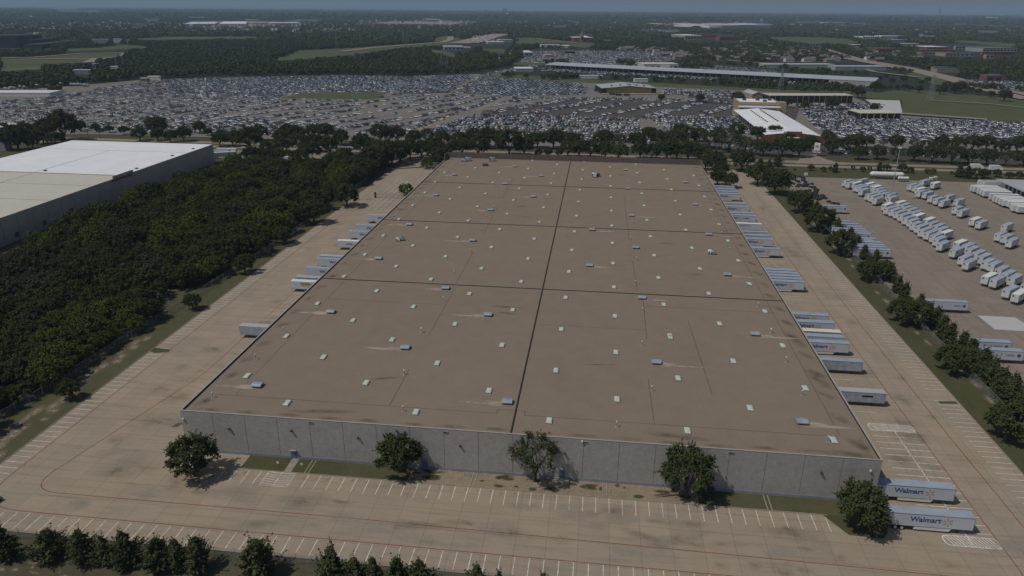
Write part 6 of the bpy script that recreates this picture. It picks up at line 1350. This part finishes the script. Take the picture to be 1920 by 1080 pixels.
# skyline blocks: (x, width, top row, foot row)
for k, (x, wd, yt, yb, mt) in enumerate(((946.5, 7, 16, 24.5, 'plant'), (911, 6, 18.3, 24, 'plant'), (922, 6, 20, 24, 'plant'), (935, 5, 20.5, 24, 'plant'), (980, 3, 20, 25.5, 'plant'), (1003, 4, 20, 24.5, 'plant'), (220, 4, 15, 17.5, 'plant'), (1665, 4, 17.4, 23, 'greywall'), (1672, 3, 19, 23, 'greywall'), (1679, 4, 17.4, 23, 'greywall'), (1683.5, 3.5, 17.5, 23, 'greywall'), (1690, 3, 17.4, 23.5, 'greywall'), (1705, 4, 20, 24, 'greywall'), (1425, 5, 17, 22, 'greywall'), (1432, 3, 18, 22, 'greywall'), (1446, 4, 18, 22, 'greywall'), (1398, 4, 18.7, 22, 'greywall'), (1850, 4, 31, 38.5, 'white'), (1855, 4, 31.2, 38.7, 'white'), (1860, 4, 32, 39, 'white'), (1867.5, 5, 32, 39.5, 'white'), (1903, 5, 35, 40, 'greywall'), (1913, 5, 35, 40.5, 'greywall'), (1452, 4, 31, 34, 'white'), (1393, 4, 31, 34, 'white'))):
    px, py = G(x, yb); d = float(PX(px, py, 0)[2]); W_ = wd*d/CF; h = HGT(px, py, yt)
    t = thing('tower_block', '%s tower block on the horizon, %s from the left' % ({'plant': 'dark', 'greywall': 'grey', 'white': 'pale'}[mt], nth(k+1)), 'tower block', (px, py, 0), 0, 'tower blocks on the horizon')
    mb = MB(); mb.box(-W_/2, W_/2, 0, W_*.7, 0, h*.94); part('wall', mb, mt, t); mb = MB(); mb.box(-W_*.3, W_*.3, W_*.1, W_*.5, h*.945, h); part('roof', mb, mt, t)
for x, yt, yb, lb in ((463, 18.3, 22.5, 'white water tower far off at the left centre'), (951, 24.5, 30.5, 'white water tower below the dark tower blocks'), (59, 29.5, 36, 'pale water tower far off at the left'), (541, 14.8, 17.5, 'tiny white water tower on the horizon')):
    px, py = G(x, yb); h = HGT(px, py, yt); t = thing('water_tower', lb, 'water tower', (px, py, 0)); mb = MB(); mb.cyl((0, 0, 0), (0, 0, h*.6), h*.1, h*.08, 10); part('stem', mb, 'greywall', t)
    mb = MB(); mb.cyl((0, 0, h*.55), (0, 0, h*.7), h*.1, h*.33, 14); mb.cyl((0, 0, h*.7), (0, 0, h*.88), h*.33, h*.33, 14); mb.cyl((0, 0, h*.88), (0, 0, h), h*.33, h*.1, 14); part('bowl', mb, 'white', t)
# power station by the lake
px, py = G(38, 90); pq = G(90, 84); L = math.hypot(pq[0]-px, pq[1]-py); t = thing('power_station', 'dark boiler houses of a power station beside the lake', 'power station', (px, py, 0), math.atan2(pq[1]-py, pq[0]-px))
k1 = HGT(px, py, 67); mb = MB(); mb.box(0, L*.36, 0, 90, 0, k1); mb.box(L*.36, L*.62, 20, 90, 0, k1*.72); mb.box(L*.62, L, 10, 95, 0, k1*.95); part('boiler_house', mb, 'plant', t); mb = MB(); mb.box(-30, L*1.5, -60, -20, 0, 9); mb.box(L*.2, L*1.2, -15, 0, 0, 16); part('low_building', mb, 'plant', t)
px, py = G(76.5, 84.5); h = HGT(px, py, 61); t = thing('chimney', 'tall slim pale chimney with a pink cap at the power station', 'chimney', (px, py, 0)); mb = MB(); mb.cyl((0, 0, 0), (0, 0, h), 3.4, 2.6, 10); part('shaft', mb, 'kerb', t); mb = MB(); mb.cyl((0, 0, h-4), (0, 0, h+1), 12, 10, 12); part('cap', mb, 'kerb', t)
# silos at the left edge
for a, b, tp, rpx, lb in ((31, 266, 233, 9, 'tall ribbed grey silo, right of the pair'), (4, 272, 238, 9, 'grey silo cut by the left edge'), (13.5, 268, 250, 4, 'slim short silo between the two tall ones')):
    x, y = G(a, b); d = float(PX(x, y, 0)[2]); r = rpx*d/CF; h = HGT(x, y, tp); t = thing('silo', lb, 'silo', (x, y, 0), 0, 'silos at the left edge'); mb = MB(); mb.cyl((0, 0, 0), (0, 0, h), r, r, 14)
    for q in range(14): mb.cyl((r*math.cos(q*.449), r*math.sin(q*.449), 0), (r*math.cos(q*.449), r*math.sin(q*.449), h), .12, .12, 4)
    part('shell', mb, 'galv', t); mb = MB(); mb.cyl((0, 0, h), (0, 0, h+1.2), r*1.02, r*.3, 14); part('cap', mb, 'white', t)
building('building', 'blue-grey flat building under the silos at the left edge', 'building', -40, 11, 262, 283, 7, 'greywall', 'galv')
# mixer trucks at the back of the left lot
for k, (a, b) in enumerate(((13, 170), (23, 168), (41, 166), (53, 165), (49, 167), (67, 162.5), (72, 164), (78, 163), (90, 164), (117, 160), (136, 161.5), (142, 161.5), (149, 161.5), (161, 162.5))):
    x, y = G(a, b); rd = a == 117; t = thing('mixer_truck', 'white mixer truck at the back of the left lot, %s from left' % nth(k+1) if not rd else 'red concrete mixer truck at the back of the left lot', 'mixer truck', (x, y, 0), R_(70), 'mixer trucks at the back of the left lot')
    mb = MB(); mb.rings([((-3.2, 0, 3.2), .5), ((-2, 0, 3.0), 1.2), ((.3, 0, 2.6), 1.35), ((1.6, 0, 2.3), .8)], 10); part('drum', mb, 'white', t); mb = MB(); mb.box(2, 4, -1.2, 1.2, .9, 3.1); part('cab', mb, 'car_red' if rd else 'white', t); mb = MB(); mb.box(-3.6, 4, -1.0, 1.0, .7, 1.0)
    for xx in (-2.5, -1.2, 3): mb.cyl((xx, -1.2, .5), (xx, 1.2, .5), .5, n=8)
    part('chassis', mb, 'steel', t)
# lattice pylons
PY = [(219, 128, 107), (232.5, 129, 107), (395, 113, 90), (415, 112, 91), (458, 112, 85), (614, 84, 73), (632, 93, 63), (675.5, 82, 65), (757, 83, 57), (764, 83, 58), (666, 120, 98), (677, 120, 100), (828, 129, 102), (838, 129, 102), (1179, 78, 58), (1211, 137, 126), (1217, 137, 126), (1463, 169, 127), (1743, 189, 140), (1093.5, 74, 46), (1757, 45, 13), (1550, 170, 160)]
for k, (a, b, v) in enumerate(PY):
    x, y = G(a, b); h = HGT(x, y, v); t = thing('power_pylon', 'grey lattice power pylon, %s from left' % nth(1+sum(1 for q in PY if q[0] < a)), 'pylon', (x, y, 0), .4, 'power pylons')
    mb = MB(); s0, s1, n_ = h*.09, h*.016, 7; th_ = max(.12, h*.0055)
    lev = [(h*(1-(1-q/n_)**1.15), s0+(s1-s0)*q/n_) for q in range(n_+1)]
    for (z0, a0), (z1, a1) in zip(lev, lev[1:]):
        for (ix, iy), (jx, jy) in (((-1, -1), (1, -1)), ((1, -1), (1, 1)), ((1, 1), (-1, 1)), ((-1, 1), (-1, -1))):
            mb.cyl((ix*a0, iy*a0, z0), (ix*a1, iy*a1, z1), th_, n=4); mb.cyl((ix*a0, iy*a0, z0), (jx*a1, jy*a1, z1), th_*.6, n=4); mb.cyl((jx*a0, jy*a0, z0), (ix*a1, iy*a1, z1), th_*.6, n=4)
    part('lattice_tower', mb, 'postgrey', t)
    if h < 120:
        mb = MB()
        for q in (.72, .83, .94): mb.cyl((-h*.13, 0, h*q), (h*.13, 0, h*q), th_*.9, n=4); mb.cyl((-h*.13, 0, h*q), (0, 0, h*(q+.045)), th_*.6, n=4); mb.cyl((h*.13, 0, h*q), (0, 0, h*(q+.045)), th_*.6, n=4)
        part('cross_arm', mb, 'postgrey', t)
# houses among the suburb trees
hr = random.Random(12); hs = []
HP = [[(1290, 108), (1330, 92), (1450, 88), (1530, 92), (1560, 104), (1600, 112), (1560, 117), (1440, 116), (1360, 114)], [(1600, 100), (1720, 100), (1730, 116), (1640, 116)], [(1230, 105), (1290, 98), (1300, 110), (1250, 112)], [(1140, 92), (1230, 92), (1280, 102), (1210, 98)], [(1600, 92), (1640, 96), (1640, 100), (1600, 100)]]
for poly, n in zip(HP, (95, 30, 16, 16, 6)):
    us = [p[0] for p in poly]; vs = [p[1] for p in poly]; k = 0
    while k < n:
        a, b = hr.uniform(min(us), max(us)), hr.uniform(min(vs), max(vs))
        if inpoly(a, b, poly) and all(abs(a-q[0]) > 6 or abs(b-q[1]) > 1.2 for q in hs): hs.append((a, b)); k += 1
hs.sort()
for k, (a, b) in enumerate(hs):
    x, y = G(a, b); d = float(PX(x, y, 0)[2]); wpx = 17*CF/d
    wl = hr.choice(['tanwall', 'brick', 'greywall', 'white']); t, L, dp = gable('house', '%s house with %s roof among suburb trees, %s from left' % ({'tanwall': 'tan', 'brick': 'red brick', 'greywall': 'grey', 'white': 'white'}[wl], 'brown', nth(k+1)), 'house', a-wpx/2, a+wpx/2, b, 12, 4.5, 3.8, wl, 'shingle', 'houses among the suburb trees', along=hr.random() < .7)
# city speckle toward the horizon: countless roofs
cr = np.random.default_rng(77); mb = MB()
def speck(n, u0, u1, v0, v1):
    for _ in range(n):
        a, b = cr.uniform(u0, u1), v0+(v1-v0)*cr.random(); x, y = G(a, b); d = math.hypot(x, y)
        w_ = cr.uniform(.8, 3.5)*d/CF*1.0; h = 9+cr.uniform(.1, 1.3)*d/CF; mb.box(x-w_/2, x+w_/2, y, y+w_*cr.uniform(.3, .8), 0, h, int(cr.integers(0, 4)))
speck(520, 1280, 1930, 26, 40); speck(120, 0, 640, 15.5, 22); speck(160, 640, 1280, 20, 32); speck(160, 0, 640, 46, 60); speck(80, 900, 1290, 32, 48); speck(60, 640, 900, 26, 46); speck(70, 1500, 1930, 48, 66); speck(260, 1280, 1930, 29, 36); speck(130, 0, 320, 43, 60); speck(120, 320, 640, 46, 62); speck(90, 640, 1000, 40, 62); speck(60, 1000, 1290, 48, 60); speck(150, 0, 700, 15.5, 20)
o = part('distant_city_roofs', mb, ['white', 'greywall', 'tanwall', 'cream'], kind='stuff'); tag(o, 'countless tiny pale roofs of the city toward the horizon', 'buildings')
tag(part('cars_on_highway', (lambda m: [m.box(*(lambda p: (p[0]-2, p[0]+2, p[1]-4, p[1]+4, 1.6, 3.4))(G(cr.uniform(880, 940), cr.uniform(66, 80)))) for _ in range(90)] and m)(MB()), 'white', kind='stuff'), 'tiny vehicles on the distant highway', 'cars')

# ---------------------------------------------------------------- haze
hz = MB(); hz.box(-46000, 46000, -1500, 46000, -1.2, 270); ho = part('haze', hz, 'white', kind='stuff'); tag(ho, 'thin blue haze filling the air toward the horizon', 'haze')
m = bpy.data.materials.new('haze_air'); m.use_nodes = True; n_ = m.node_tree; n_.nodes.remove(n_.nodes['Principled BSDF']); pv_ = n_.nodes.new('ShaderNodeVolumePrincipled'); pv_.inputs['Color'].default_value = (.56, .77, 1.0, 1); pv_.inputs['Density'].default_value = 7.5e-5; pv_.inputs['Anisotropy'].default_value = 0
n_.links.new(pv_.outputs['Volume'], n_.nodes['Material Output'].inputs['Volume']); ho.data.materials.clear(); ho.data.materials.append(m)
